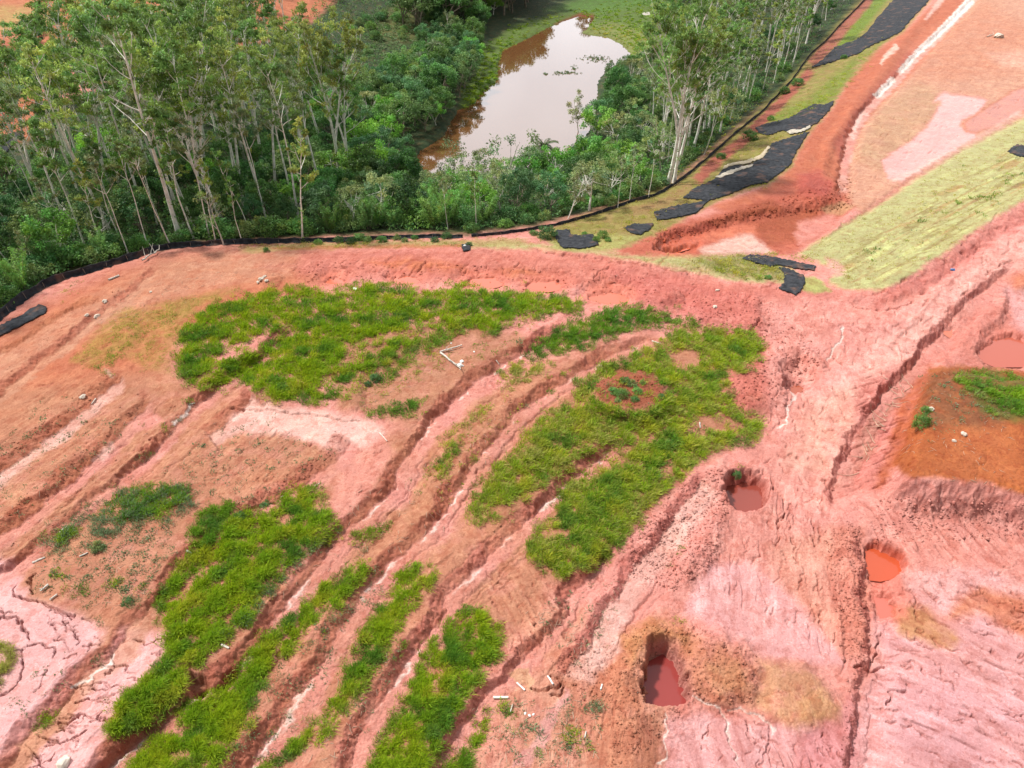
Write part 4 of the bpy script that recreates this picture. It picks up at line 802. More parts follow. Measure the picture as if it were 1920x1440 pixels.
# thin weeds over the brown benches
for Pg,dn,pl in [([(-30,830),(110,730),(260,800),(0,1000)],.006,'weed'),([(230,900),(480,770),(640,850),(460,960)],.005,'weed'),([(60,1030),(330,960),(330,1040),(260,1140),(60,1110)],.016,'weed'),([(640,640),(860,620),(850,680),(690,760)],.03,'dry'),
  ([(560,640),(700,620),(690,740),(600,740)],.03,'dry'),([(400,690),(480,640),(560,620),(540,650),(430,710)],.03,'dry'),([(980,1150),(1160,1060),(1180,1160),(1080,1260)],.002,'weed'),([(600,1140),(760,1060),(560,1360),(480,1440)],.005,'weed'),([(900,1320),(1130,1300),(1120,1440),(860,1440)],.007,'weed'),
  ([(1060,840),(1240,800),(1300,840),(1000,1060)],.022,'dry'),([(850,640),(960,600),(1080,580),(900,700)],.004,'green'),([(780,900),(960,740),(1000,740),(820,980)],.006,'dry'),([(1720,700),(1800,690),(1900,770),(1720,830)],.008,'weed'),
  ([(200,1440),(420,1300),(600,1150),(640,1180),(500,1440)],.004,'weed'),([(640,1280),(780,1180),(700,1420)],.003,'weed'),([(0,1300),(120,1200),(160,1240),(40,1400)],.003,'weed'),([(1110,710),(1250,710),(1250,760),(1120,765)],.004,'weed'),([(480,930),(620,900),(560,1010)],.006,'dry')]:
    fill(Pg, dn, (.12,.32), 7, pal=pl, wid=.035)
tag(link('tall_grass', mesh('tall_grass', np.concatenate(BV), np.concatenate(BF), M['grass'], np.concatenate(BC))), 'lush green and yellowing tall grass in strips on the clay terraces', 'grass', kind='stuff')
BV, BF, BC = [], [], []; _bn[0] = 0
SH = [('geotextile_sheet', [(1037,440),(1045,432),(1068,431),(1071,441),(1090,441),(1112,440),(1122,461),(1090,467),(1055,466),(1045,455)], 'small black sheet lying beside the green shrub at the foot of the wood'),
 ('geotextile_sheet', [(1168,428),(1188,421),(1225,420),(1220,430),(1200,442),(1181,437)], 'ragged black patch on the grass just above the orange basin'),
 ('geotextile_sheet', [(1226,398),(1269,386),(1312,379),(1330,376),(1306,400),(1269,409),(1231,414)], 'long tattered black strip overgrown with grass below the big sheet'),
 ('geotextile_sheet', [(1280,372),(1300,355),(1338,338),(1356,318),(1374,308),(1400,312),(1425,300),(1440,286),(1446,270),(1482,258),(1518,247),(1506,262),(1496,280),(1481,310),(1440,343),(1405,349),(1375,362),(1330,377)], 'widest black sheet on the embankment, crossed by pale torn strips'),
 ('geotextile_sheet', [(1415,241),(1440,231),(1480,222),(1512,203),(1526,196),(1542,197),(1564,190),(1556,206),(1531,233),(1515,241),(1479,249),(1468,245),(1440,255),(1425,251)], 'black sheet with a curved upper edge between bright grass and a pale hem'),
 ('geotextile_sheet', [(1518,128),(1540,114),(1567,88),(1580,84),(1607,74),(1627,58),(1648,30),(1673,2),(1692,-22),(1765,-22),(1731,13),(1708,37),(1690,60),(1664,73),(1634,86),(1608,102),(1581,110),(1548,121)], 'long black sheet high on the embankment at the top of the photo'),
 ('geotextile_sheet', [(1391,486),(1406,478),(1438,481),(1488,491),(1531,500),(1527,508),(1500,506),(1459,498),(1444,502)], 'narrow black drain liner lying along the verge'),
 ('geotextile_sheet', [(1459,501),(1481,506),(1506,517),(1509,533),(1500,549),(1491,556),(1481,550),(1459,542),(1470,531),(1470,515)], 'curved black drain liner ending at the pink road'),
 ('geotextile_sheet', [(1888,285),(1905,272),(1965,280),(1965,302),(1906,293)], 'black square of fabric on the sown slope at the right edge'),
 ('geotextile_sheet', [(-40,642),(0,612),(39,593),(73,572),(88,577),(86,588),(39,613),(0,632),(-40,664)], 'grey black sheet spread on the orange soil inside the left fence'),
 ('geotextile_sheet', [(865,460),(880,456),(882,470),(868,473)], 'crumpled black scrap where the fence meets the pink track'),
 ('geotextile_sheet', [(-50,290),(0,262),(21,250),(40,246),(38,255),(12,287),(0,294),(-50,325)], 'black sheet on the orange cutting at the far left edge')]
# ---- short turf: sown slope, verge, embankment, pond margin
fill(TURF, .035, (.07,.16), 6, pal='straw', wid=.04, patch=.1); fill([(1700,440),(1920,290),(1960,300),(1960,340),(1800,410),(1720,450)], .006, (.2,.4), 8, pal='green', patch=.42, wl=5)
fill([(1560,500),(1920,240),(1960,330),(1760,470),(1620,530)], .012, (.15,.35), 7, pal='weed', patch=.44, wl=3)
fill(VRG, .02, (.15,.4), 7, pal='straw', patch=.12); fill([(1300,482),(1400,478),(1462,500),(1470,525),(1380,522),(1300,505)], .05, (.4,.75), 9, pal='dry'); fill([(1390,512),(1440,515),(1440,528),(1395,528)], .06, (.4,.7), 9, pal='green')
fill([(1395,478),(1450,482),(1530,490),(1510,484),(1430,474)], .09, (.3,.5), 8, pal='lush'); fill([(1500,482),(1525,490),(1520,496),(1500,492)], .09, (.3,.5), 8)
fill(EMB, .012, (.2,.5), 7, [q[1] for q in SH], .06, pal='dry', patch=.1)
fill([(1440,222),(1520,182),(1600,112),(1655,78),(1560,188),(1530,212),(1450,232)], .045, (.35,.7), 8, pal='lush'); fill([(1560,92),(1620,25),(1645,-20),(1675,-20),(1600,82),(1570,102)], .06, (.3,.6), 7, pal='lush')
fill([(1370,285),(1440,258),(1470,250),(1450,272),(1380,300)], .06, (.3,.6), 8, pal='dry'); fill([(1395,345),(1430,330),(1440,345),(1400,358)], .06, (.3,.5), 8, pal='lush'); fill([(1165,420),(1240,392),(1250,400),(1180,425)], .05, (.3,.5), 8, pal='lush')
for L in [(445,880,462,5),(560,820,460,6),(880,1060,452,6)]:
    fill([(L[0],L[2]-L[3]),(L[1],L[2]-L[3]-8),(L[1],L[2]+L[3]-6),(L[0],L[2]+L[3])], .05, (.25,.55), 8, pal='dry', patch=.15)
fill([(640,455),(690,452),(690,462),(640,465)], .09, (.3,.6), 8); fill([(800,455),(870,452),(870,460),(800,464)], .07, (.3,.5), 8)
fill([(880,180),(910,150),(925,90),(980,62),(1060,25),(1120,10),(1260,-10),(1300,20),(1240,100),(1195,115),(1165,75),(1100,58),(1060,35),(988,74),(942,96),(935,150),(900,198)], .05, (.4,.9), 7, pal='green', wid=.07)
fill([(862,205),(866,170),(890,140),(890,100),(960,50),(1060,20),(1000,60),(945,98),(938,150),(900,198)], .06, (.4,.9), 7, pal='green', wid=.07)
fill([(1090,62),(1140,40),(1230,60),(1220,110),(1192,112),(1165,80)], .03, (.3,.7), 7, pal='dry', wid=.07)
fill([(660,110),(700,40),(740,-20),(780,-60),(900,-70),(880,10),(800,70),(740,110)], .06, (.3,1.), 7, pal='weed', patch=.05, wid=.08)
fill([(-60,190),(20,120),(110,75),(170,100),(90,150),(20,195)], .05, (.4,.9), 7, pal='lush', wid=.08); fill([(150,130),(330,60),(340,110),(230,160)], .02, (.3,.7), 7, pal='dry', wid=.07)
fill([(1340,310),(1400,255),(1440,215),(1380,240),(1310,310)], .02, (.2,.4), 6, pal='straw')
fill([(1230,355),(1280,330),(1380,240),(1420,200),(1440,190),(1420,170),(1350,215),(1260,290)], .03, (.2,.5), 6, pal='dry', wid=.06)
fill([(80,560),(130,530),(170,520),(180,535),(110,570)], .02, (.15,.35), 7, pal='dry', patch=.2); fill([(130,528),(148,522),(150,532),(132,536)], .07, (.3,.5), 8, pal='weed')
tag(link('short_turf', mesh('short_turf', np.concatenate(BV), np.concatenate(BF), M['grass'], np.concatenate(BC))), 'short pale turf and rough grass on the slopes, verges and pond margin', 'turf', kind='stuff')
# ------------------------------------------------------------------ tree builders
def tube(path, rad, k=6):
    path = np.array(path, float); rad = np.array(rad, float); n = len(path)
    t = np.gradient(path, axis=0); t /= np.linalg.norm(t, axis=1, keepdims=True) + 1e-9
    ref = np.where(np.abs(t[:, 2:3]) < .9, np.array([[0, 0, 1.]]), np.array([[1., 0, 0]]))
    a = np.cross(t, ref); a /= np.linalg.norm(a, axis=1, keepdims=True) + 1e-9; b = np.cross(t, a)
    th = np.linspace(0, 2 * np.pi, k, endpoint=False)
    Vv = path[:, None] + rad[:, None, None] * (a[:, None] * np.cos(th)[None, :, None] + b[:, None] * np.sin(th)[None, :, None])
    i = np.arange(n - 1)[:, None] * k + np.arange(k)[None]; j = np.arange(n - 1)[:, None] * k + (np.arange(k) + 1)[None] % k
    return Vv.reshape(-1, 3), np.stack([i, j, j + k, i + k], -1).reshape(-1, 4)
def join(L):
    Vs, Fs, o = [], [], 0
    for v, f in L: Vs.append(v); Fs.append(f + o); o += len(v)
    return np.concatenate(Vs), np.concatenate(Fs)
def curve(p0, d, L, n, g, wob, up=0.):
    p = np.array(p0, float); d = np.array(d, float); d /= np.linalg.norm(d); out = [p.copy()]
    for k in range(n):
        d = d + g.normal(0, wob, 3) + np.array([0, 0, up]); d /= np.linalg.norm(d); p = p + d * L / n; out.append(p.copy())
    return np.array(out)
def leaves(cent, rad, n, size, g, col, asp=.5, droop=.0, flat=1., cvar=.25):
    """leaf quads in clumps round the given twig ends"""
    cent = np.array(cent, float); T = len(cent); rad = np.broadcast_to(np.array(rad, float), (T,)); N = T * n
    q = g.normal(0, 1, (N, 3)); q /= np.linalg.norm(q, axis=1, keepdims=True); q *= (g.random((N, 1)) ** .45); q[:, 2] *= flat
    p = np.repeat(cent, n, 0) + q * np.repeat(rad, n)[:, None]
    d = g.normal(0, 1, (N, 3)); d[:, 2] -= droop; d /= np.linalg.norm(d, axis=1, keepdims=True)
    nn = g.normal(0, 1, (N, 3)) + q * 1.2 + np.array([0, 0, .7]); s = np.cross(d, nn); s /= np.linalg.norm(s, axis=1, keepdims=True) + 1e-9
    L = size * g.uniform(.6, 1.35, (N, 1)); W = L * asp
    V4 = np.stack([p - d * L * .5, p + s * W * .5, p + d * L * .5, p - s * W * .5], 1).reshape(-1, 3)
    cc = np.repeat(g.uniform(1 - cvar, 1 + cvar, (T, 1)), n, 0) * g.uniform(.75, 1.3, (N, 1)); hu = np.repeat(g.normal(0, .10, (T, 1)), n, 0)
    c = np.array(col)[None] * 2.2 * cc * np.concatenate([1 + hu, 1 + 0 * hu, 1 - hu], 1)
    return V4, np.arange(4 * N).reshape(-1, 4), np.repeat(np.clip(c, .003, .6), 4, 0)
def proto(kind, wood, lv, bark):
    v, f = join(wood); tr = mesh('trunk', v, f, bark, smooth=True)
    cr = None
    if lv:
        lv_v, lv_f, lv_c, o = [], [], [], 0
        for a, b, c in lv: lv_v.append(a); lv_f.append(b + o); lv_c.append(c); o += len(a)
        cr = mesh('crown', np.concatenate(lv_v), np.concatenate(lv_f), M['leaf'], np.concatenate(lv_c))
    zz = np.concatenate(lv_v)[:, 2] if lv else v[:, 2]
    return dict(kind=kind, trunk=tr, crown=cr, h=float(np.percentile(zz, 99.5)))
def euc(seed, H=26., base=.45, nb=13, col=(.075, .115, .030), lean=.012, r0=.27, dens=44, wide=1., fork=False, leaf=.40, bark='bark'):
    g = np.random.default_rng(seed); wood, ends = [], []
    tp = curve((0, 0, 0), (g.normal(0, lean * 3), g.normal(0, lean * 3), 1), H * .9, 16, g, .018 + lean, .012); n = len(tp)
    r0 *= 1.08; tr = r0 * (1 - np.linspace(0, 1, n) ** .8 * .86); tr[0] *= 1.35; wood.append(tube(tp, tr, 8))
    if fork:
        k = int(n * .3); fp = curve(tp[k], (g.choice([-1, 1]) * .22, .05, 1), H * .6, 10, g, .03, .02); wood.append(tube(fp, np.linspace(r0 * .6, .04, len(fp)), 7)); ends.append(fp[-1])
        stems = [(tp, tr), (fp, np.linspace(r0 * .6, .04, len(fp)))]
    else: stems = [(tp, tr)]
    for sp, sr in stems:
        for b in range(nb):
            f = base + (1 - base) * (b + g.random()) / nb; f = min(f, .985); k = f * (len(sp) - 1); i = int(k); p = sp[i] + (sp[min(i + 1, len(sp) - 1)] - sp[i]) * (k - i)
            az = b * 2.4 + g.normal(0, .5); el = g.uniform(.5, 1.0) + .3 * (f - base)
            L = H * g.uniform(.13, .22) * (1.15 - .55 * (f - base) / (1 - base)) * wide
            bp = curve(p, (math.cos(az) * math.cos(el), math.sin(az) * math.cos(el), math.sin(el)), L, 6, g, .10, .05)
            r = max(sr[i] * .42, .045); wood.append(tube(bp, np.linspace(r, .025, len(bp)), 5)); ends.append(bp[-1])
            for s in range(g.integers(2, 5)):
                j = g.integers(2, 6); sd_ = bp[j] - bp[j - 1]; sd_ = sd_ / np.linalg.norm(sd_) + g.normal(0, .55, 3) + np.array([0, 0, .25])
                sp2 = curve(bp[j], sd_, L * g.uniform(.3, .55), 4, g, .12, .04); wood.append(tube(sp2, np.linspace(r * .5, .018, len(sp2)), 4)); ends.append(sp2[-1]); 
                if g.random() < .5: ends.append(sp2[2])
        ends.append(sp[-1] + (0, 0, .3))
    ends = np.array(ends); rad = g.uniform(.42, .88, len(ends)) * H / 26
    # a scatter of epicormic shoots on the bare bole
    lv = [leaves(ends, rad, dens, leaf, g, col, .38, .9, .62, .38)]
    sh = [tp[int(g.uniform(.12, base) * (n - 1))] + g.normal(0, .35, 3) for _ in range(5)]
    lv.append(leaves(sh, .45, 14, leaf * .8, g, col, .4, .6))
    return proto('euc', wood, lv, M[bark])
def broad(seed, H=9., W=7.5, col=(.045, .095, .022), dens=105, lumps=38, leaf=.34, asp=.62, bark='bark_d', open_=0., low=.28, multi=3):
    g = np.random.default_rng(seed); wood, ends = [], []
    z0 = H * g.uniform(.16, .26); tp = curve((0, 0, 0), (g.normal(0, .12), g.normal(0, .12), 1), z0, 4, g, .06); wood.append(tube(tp, np.linspace(.19, .14, len(tp)) * H / 9, 7))
    zc, rz = H * (.5 + low * .4), H * (.48 - low * .35)
    for k in range(lumps):
        u = g.uniform(-.55, 1.0); th = k * 2.399 + g.normal(0, .3); rr = math.sqrt(max(1 - u * u, 0)); f = g.uniform(.62, 1.0)
        ends.append((math.cos(th) * rr * W * .5 * f * (1 + .22 * math.sin(th * 2 + seed)), math.sin(th) * rr * W * .5 * f, zc + u * rz * f * g.uniform(.8, 1.12)))
    ends = np.array(ends)
    for b in range(multi + 2):
        tgt = ends[g.integers(len(ends))]; L = np.linalg.norm(tgt - tp[-1]); bp = curve(tp[-1], tgt - tp[-1], L, 6, g, .10, .02); wood.append(tube(bp, np.linspace(.10, .03, len(bp)) * H / 9, 5))
        for s in range(3):
            j = g.integers(2, 6); t2 = ends[np.argmin(np.linalg.norm(ends - bp[j] - g.normal(0, .8, 3), axis=1))]; q = curve(bp[j], t2 - bp[j] + 1e-3, np.linalg.norm(t2 - bp[j]) + .05, 4, g, .08); wood.append(tube(q, np.linspace(.05, .015, len(q)) * H / 9, 4))
    if open_: ends = ends[g.random(len(ends)) > open_]
    rad = g.uniform(.7, 1.25, len(ends)) * W / 7.5 * (1 - .25 * open_)
    return proto('broad', wood, [leaves(ends, rad, dens, leaf, g, col, asp, .25, .8)], M[bark])
def bush(seed, H=2.6, W=3., col=(.05, .11, .025), n=20, dens=60, leaf=.26, asp=.55):
    g = np.random.default_rng(seed); wood, ends = [], []
    for k in range(n):
        th = k * 2.399; r = math.sqrt((k + .5) / n) * W * .5; z = H * (1 - .55 * (r / (W * .5)) ** 2) * g.uniform(.45, .95); ends.append((math.cos(th) * r, math.sin(th) * r, z))
        if k % 3 == 0: q = curve((0, 0, 0), ends[-1], np.linalg.norm(ends[-1]), 4, g, .08); wood.append(tube(q, np.linspace(.045, .012, len(q)), 4))
    ends = np.array(ends + [(math.cos(a) * W * .4, math.sin(a) * W * .4, H * .2) for a in g.uniform(0, 6.28, 6)])
    return proto('bush', wood, [leaves(ends, g.uniform(.45, .75, len(ends)) * W / 3, dens, leaf, g, col, asp, .1, .8)], M['bark_d'])
def bamboo(seed, H=5.5, col=(.085, .17, .035)):
    g = np.random.default_rng(seed); wood, ends = [], []
    for k in range(16):
        az = g.uniform(0, 6.28); q = curve((g.normal(0, .4), g.normal(0, .4), 0), (math.cos(az) * .28, math.sin(az) * .28, 1), H * g.uniform(.7, 1.1), 8, g, .04, -.055); wood.append(tube(q, np.linspace(.035, .012, len(q)), 4))
        for j in range(2, 9): ends.append(q[j])
    return proto('bamboo', wood, [leaves(np.array(ends), .42, 26, .42, g, col, .20, .3, 1.)], M['bark_d'])
def palm(seed, H=8., col=(.055, .11, .025)):
    g = np.random.default_rng(seed); tp = curve((0, 0, 0), (.03, .02, 1), H, 8, g, .02); wood = [tube(tp, np.linspace(.17, .12, len(tp)), 7)]; vs, cs = [], []
    for k in range(22):
        az = k * 2.399; el = g.uniform(-.1, 1.25); q = curve(tp[-1], (math.cos(az) * math.cos(el), math.sin(az) * math.cos(el), math.sin(el)), g.uniform(2.4, 3.2), 9, g, .02, -.17); wood.append(tube(q, np.linspace(.035, .01, len(q)), 4))
        for j in range(1, 10):
            t = q[j] - q[j - 1]; t /= np.linalg.norm(t); s = np.cross(t, (0, 0, 1)); s /= np.linalg.norm(s) + 1e-9
            for w in range(3):
                p = q[j] - t * .1 * w
                for sg in (-1, 1):
                    L = .75 * (1 - .5 * abs(j / 9 - .45)); e = p + s * sg * L * .75 + t * L * .45 + np.array([0, 0, -L * .45]); vs += [p, (p + e) / 2 + t * .05, e, (p + e) / 2 - t * .05]; cs += [np.array(col) * g.uniform(.75, 1.3)] * 4
    V4 = np.array(vs); return proto('palm', wood, [(V4, np.arange(len(V4)).reshape(-1, 4), np.array(cs))], M['bark_d'])
def bare(seed, H=9., bark='bone', lv=18, col=(.10, .13, .05), nb=7):
    g = np.random.default_rng(seed); wood, ends = [], []; tp = curve((0, 0, 0), (g.normal(0, .1), g.normal(0, .1), 1), H, 9, g, .05); wood.append(tube(tp, np.linspace(.13, .03, len(tp)) * (H / 9) ** .5, 6))
    for b in range(nb):
        k = g.integers(3, 9); az = b * 2.4 + g.normal(0, .4); q = curve(tp[k], (math.cos(az), math.sin(az), g.uniform(.5, 1.3)), H * g.uniform(.18, .34), 6, g, .14, .05); wood.append(tube(q, np.linspace(.06, .014, len(q)) * (H / 9) ** .5, 5)); ends.append(q[-1])
        for s in range(3): j = g.integers(2, 6); e = curve(q[j], q[j] - q[j - 1] + g.normal(0, .25, 3), H * .12, 4, g, .14, .04); wood.append(tube(e, np.linspace(.028, .01, len(e)), 4)); ends.append(e[-1])
    return proto('bare', wood, [leaves(np.array(ends), .5, lv, .30, g, col, .5, .3)] if lv else [], M[bark])
EG=(.070,.125,.028); EY=(.115,.150,.032); EK=(.10,.13,.055)
PR = {}
PR['euc'] = [euc(s, 26, b, nb, c, l, r, d, w, fk) for s, b, nb, c, l, r, d, w, fk in [(1,.44,14,EG,.010,.28,46,1.,False),(2,.50,12,EY,.014,.25,44,1.,False),(3,.40,15,EG,.012,.30,46,1.1,True),(4,.54,11,EK,.018,.22,40,.9,False),(5,.36,16,EY,.010,.30,44,1.1,True),(6,.58,10,EG,.016,.20,46,.85,False)]]
PR['slim'] = [euc(s, 18, b, nb, c, .02, r, d, .75, False, .34) for s, b, nb, c, r, d in [(11,.55,9,EG,.12,40),(12,.62,8,EK,.11,36),(13,.50,10,EY,.13,40),(14,.66,8,EG,.10,44)]]
PR['broad'] = [broad(s, 9, w, c, d, lm, lf, .62, 'bark_d', op) for s, w, c, d, lm, lf, op in [(21,7.5,(.036,.085,.020),115,40,.34,0),(22,8.2,(.045,.10,.022),105,42,.36,0),(23,7.,(.030,.072,.022),120,38,.32,0),(24,7.6,(.062,.105,.030),95,36,.34,.1),(25,6.8,(.040,.090,.030),110,36,.30,.05)]]
PR['bright'] = [broad(s, 8, w, c, 85, 34, .36, .6, 'bark', op) for s, w, c, op in [(31,7.4,(.085,.185,.022),.05),(32,6.6,(.075,.165,.025),.12)]]
PR['pale'] = [broad(s, 8.5, w, c, 60, 34, .32, .55, 'bark', op, .1) for s, w, c, op in [(41,6.6,(.115,.145,.06),.25),(42,7.2,(.095,.135,.045),.3)]]
PR['umbrella'] = [broad(s, 9, 8.2, (.085,.125,.055), 62, 30, .30, .5, 'bone', .38, -.25) for s in (51,52)]
PR['bush'] = [bush(s, 2.6, 3.2, c) for s, c in [(61,(.05,.11,.025)),(62,(.075,.145,.028)),(63,(.042,.088,.026)),(64,(.085,.13,.04))]]
PR['bamboo'] = [bamboo(71), bamboo(72, 6.2, (.07,.15,.04))]
PR['palm'] = [palm(81), palm(82, 6.)]
PR['bare'] = [bare(91), bare(92, 10, 'bone', 10), bare(93, 8, 'bark', 40, (.12,.14,.06), 9)]
NAMES = dict(euc='eucalyptus_tree', slim='slim_eucalyptus', broad='broadleaf_tree', bright='bright_green_tree', pale='grey_green_tree', umbrella='umbrella_crowned_tree', bush='shrub', bamboo='bamboo_clump', palm='palm_tree', bare='bare_branched_tree')
PLANTED = []
def plant(kind, x, y, z, h, var=None, rz=None, label=None, wide=1., lean=(0, 0)):
    ps = PR[kind]; p = ps[rng.randrange(len(ps)) if var is None else var]
    root = empty(NAMES[kind], (x, y, z - .12), rng.uniform(0, 6.28) if rz is None else rz)
    s = h / p['h']; root.scale = (s * wide, s * wide, s)
    if lean != (0, 0): root.rotation_mode = 'XYZ'; root.rotation_euler = (lean[0], lean[1], 0)
    tk = 'stems' if kind in ('bush', 'bamboo') else 'trunk'
    o = bpy.data.objects.new(tk, p['trunk']); COL.objects.link(o); o.parent = root
    if p['crown'] is not None:
        o = bpy.data.objects.new({'bush': 'foliage', 'bamboo': 'foliage', 'palm': 'fronds'}.get(kind, 'crown'), p['crown']); COL.objects.link(o); o.parent = root
    u, v = to_px(np.array([x]), np.array([y]), np.array([z]))
    ut, vt = to_px(np.array([x]), np.array([y]), np.array([z + h]))
    PLANTED.append(dict(o=root, kind=kind, u=float(u[0]), v=float(v[0]), ut=float(ut[0]), vt=float(vt[0]), x=x, y=y, h=h, label=label, var=p))
    return root
def hero(kind, u, v, vtop, label=None, **k):
    """a tree seen with its foot at (u, v) and its top at height vtop in the photo"""
    x, y, z = ground(u, v); x, y, z = float(x[0]), float(y[0]), float(z[0])
    dv = (720 - vtop) / FPX                       # height whose sight line meets the same spot
    ang = math.atan(dv) - R(PITCH); h = (CAM_H + y * math.tan(ang)) - z
    return plant(kind, x, y, z, max(h, .5), label=label, **k)
HR = [ # kind, foot u, foot v, top v, variant, lean (x, y)
 ('euc',137,447,150,3,(0,-.02)),('slim',240,475,290,1,(0,-.03)),('euc',337,443,-10,0,(0,-.015)),('euc',342,422,60,3,(0,-.03)),('euc',357,410,110,1,(0,0)),('euc',417,413,0,2,(0,.0)),('euc',404,420,40,4,(0,-.05)),
 ('euc',497,330,35,0,(0,-.0)),('euc',530,320,90,5,(0,.01)),('slim',567,447,222,2,(0,.04)),('euc',640,352,10,4,(0,.05)),('euc',652,345,80,2,(0,.07)),('euc',568,310,60,3,(0,.03)),('euc',582,318,110,5,(0,.03)),
 ('euc',1252,345,-20,2,(0,-.01)),('euc',1264,342,25,4,(0,.02)),('euc',210,440,70,1,(0,-.06)),('euc',170,420,110,5,(0,-.05)),('slim',75,400,190,0,(0,-.03)),('euc',270,400,20,5,(0,-.02)),('euc',455,380,20,1,(0,0)),('euc',60,330,110,3,(0,-.03)),
 ('slim',320,460,240,3,(0,-.05)),('slim',195,470,300,2,(0,-.04)),('slim',130,480,330,1,(0,-.03)),('bare',60,510,430,2,(0,0)),('bare',420,460,360,0,(0,-.03)),('slim',455,455,330,0,(0,.0)),('slim',405,455,300,2,(0,-.03)),
 ('slim',1158,390,290,1,(0,.03)),('slim',1180,378,270,1,(0,.03)),('pale',1105,395,300,0,(0,.0)),('bare',1065,410,320,2,(.0,.14)),('umbrella',955,372,240,0,(0,0)),('umbrella',852,372,262,1,(0,.02)),('bright',700,355,270,0,(0,.02)),('pale',890,400,310,1,(0,0)),
 ('bright',1110,335,255,1,(0,0)),('palm',813,150,72,0,(0,0)),('palm',792,145,95,1,(0,0)),('palm',1020,330,255,1,(0,0)),('palm',1040,325,275,1,(0,0)),('bare',840,90,20,0,(0,0)),('bare',1085,255,170,2,(0,0)),
 ('slim',893,430,320,0,(0,0)),('slim',840,430,330,1,(0,0)),('slim',1215,372,250,0,(0,.03)),('bare',1240,330,210,1,(0,.05)),('bare',1370,200,110,0,(0,.03)),('slim',1485,125,10,3,(0,.02)),('slim',1320,290,160,2,(0,.03)),('pale',1350,250,165,0,(0,0)),('slim',1390,210,70,0,(0,.02)),('slim',1400,205,80,1,(0,.0)),
]
for kind, u, v, vt, var, ln in HR: hero(kind, u, v, vt, var=var, lean=ln, rz=None if ln == (0, 0) else 0)
# ---- the rest of the wood
def scatter(kinds, Pg, n, gap, hts, avoid=True, wide=(.9, 1.15)):
    A = np.array(Pg); k = tries = 0
    while k < n and tries < n * 60:
        tries += 1; u, v = rng.uniform(A[:, 0].min(), A[:, 0].max()), rng.uniform(A[:, 1].min(), A[:, 1].max())
        if poly_sd(np.array([u]), np.array([v]), Pg)[0] < 0: continue
        x, y, z = ground(u, v); x, y, z = float(x[0]), float(y[0]), float(z[0])
        if z < -12.15: continue
        kind = rng.choices([a for a, b in kinds], [b for a, b in kinds])[0]; big = kind in ('euc', 'slim')
        if any((p['x'] - x) ** 2 + (p['y'] - y) ** 2 < (gap * (1. if (p['kind'] in ('euc', 'slim')) == big else .55)) ** 2 for p in PLANTED): continue
        h = rng.uniform(*hts[kind])
        if 768 < u < 862 and v > 296 and to_px(np.array([x]), np.array([y]), np.array([z + h]))[1][0] < 316: continue
        if -20 < u < 105 and v > 275 and to_px(np.array([x]), np.array([y]), np.array([z + h]))[1][0] < 262: continue
        plant(kind, x, y, z, h, wide=rng.uniform(*wide)); k += 1
HT = dict(euc=(20, 27), slim=(12, 19), broad=(6.5, 10), bright=(5.5, 8.5), pale=(6, 9), umbrella=(7, 9), bush=(1.4, 3.), bamboo=(3.5, 6), palm=(6, 9), bare=(6, 10))
scatter([('euc',1)], [(90,440),(240,460),(420,440),(560,420),(640,330),(600,230),(480,190),(340,190),(200,240),(90,320)], 52, 5.0, dict(HT, euc=(23, 31)))
scatter([('slim',1)], [(-30,520),(100,480),(240,470),(420,450),(540,440),(560,380),(420,360),(100,380),(-30,460)], 22, 2.6, HT)
scatter([('euc',3),('slim',2)], [(1240,340),(1300,300),(1390,215),(1460,150),(1530,70),(1590,-10),(1440,-40),(1340,-10),(1290,60),(1230,130),(1190,220)], 125, 3.2, dict(HT, euc=(17, 24), slim=(13, 19)))
scatter([('slim',2),('euc',2)], [(1350,30),(1460,-45),(1600,-45),(1585,0),(1530,65),(1440,150)], 40, 3.4, dict(HT, euc=(17, 23), slim=(13, 18)))
scatter([('broad',3),('pale',1),('bush',1)], [(1260,320),(1300,290),(1390,205),(1460,140),(1530,60),(1590,-20),(1440,-40),(1300,60),(1250,150)], 46, 3.4, dict(HT, broad=(4, 7), pale=(4.5, 7)))
scatter([('broad',5),('bright',.6)], [(780,40),(860,20),(930,20),(900,85),(885,125),(868,185),(845,210),(800,150)], 30, 3.6, dict(HT, broad=(6, 10)))
scatter([('broad',6),('bright',1.2),('pale',.6)], [(-60,570),(0,560),(60,520),(140,490),(280,450),(420,440),(560,425),(640,380),(600,300),(420,280),(200,320),(-60,430)], 62, 4.0, dict(HT, broad=(4.5, 8)))
scatter([('broad',5),('bright',1),('pale',1)], [(560,430),(700,425),(800,420),(820,350),(770,320),(740,270),(690,200),(600,210),(560,320)], 44, 3.5, dict(HT, broad=(5, 9)))
scatter([('broad',6),('bright',.5)], [(690,210),(780,130),(850,80),(885,110),(880,160),(848,205),(830,240),(790,260),(745,280)], 34, 4.4, dict(HT, broad=(7, 11)))
scatter([('broad',3),('bright',1.4),('pale',2)], [(810,405),(880,415),(1000,405),(1090,390),(1190,360),(1220,330),(1180,290),(1120,300),(1040,330),(960,335),(860,345),(820,340)], 34, 3.8, dict(HT, broad=(4.5, 7.5), pale=(5, 8), bright=(4.5, 7)))
scatter([('broad',4),('pale',1),('bright',.5)], [(1110,270),(1150,310),(1220,320),(1300,270),(1330,220),(1260,130),(1215,110),(1180,140),(1140,170),(1130,220)], 32, 4.2, dict(HT, broad=(6, 10)))
scatter([('broad',1)], [(740,50),(800,-10),(900,-40),(1020,-40),(1010,5),(930,45),(880,80),(820,75)], 46, 3.8, dict(HT, broad=(15, 21)))
scatter([('broad',1),('pale',.3)], [(1000,-25),(1300,-60),(1500,-60),(1400,-20),(1300,10),(1200,-12),(1100,-5)], 26, 5, dict(HT, broad=(11, 16)))
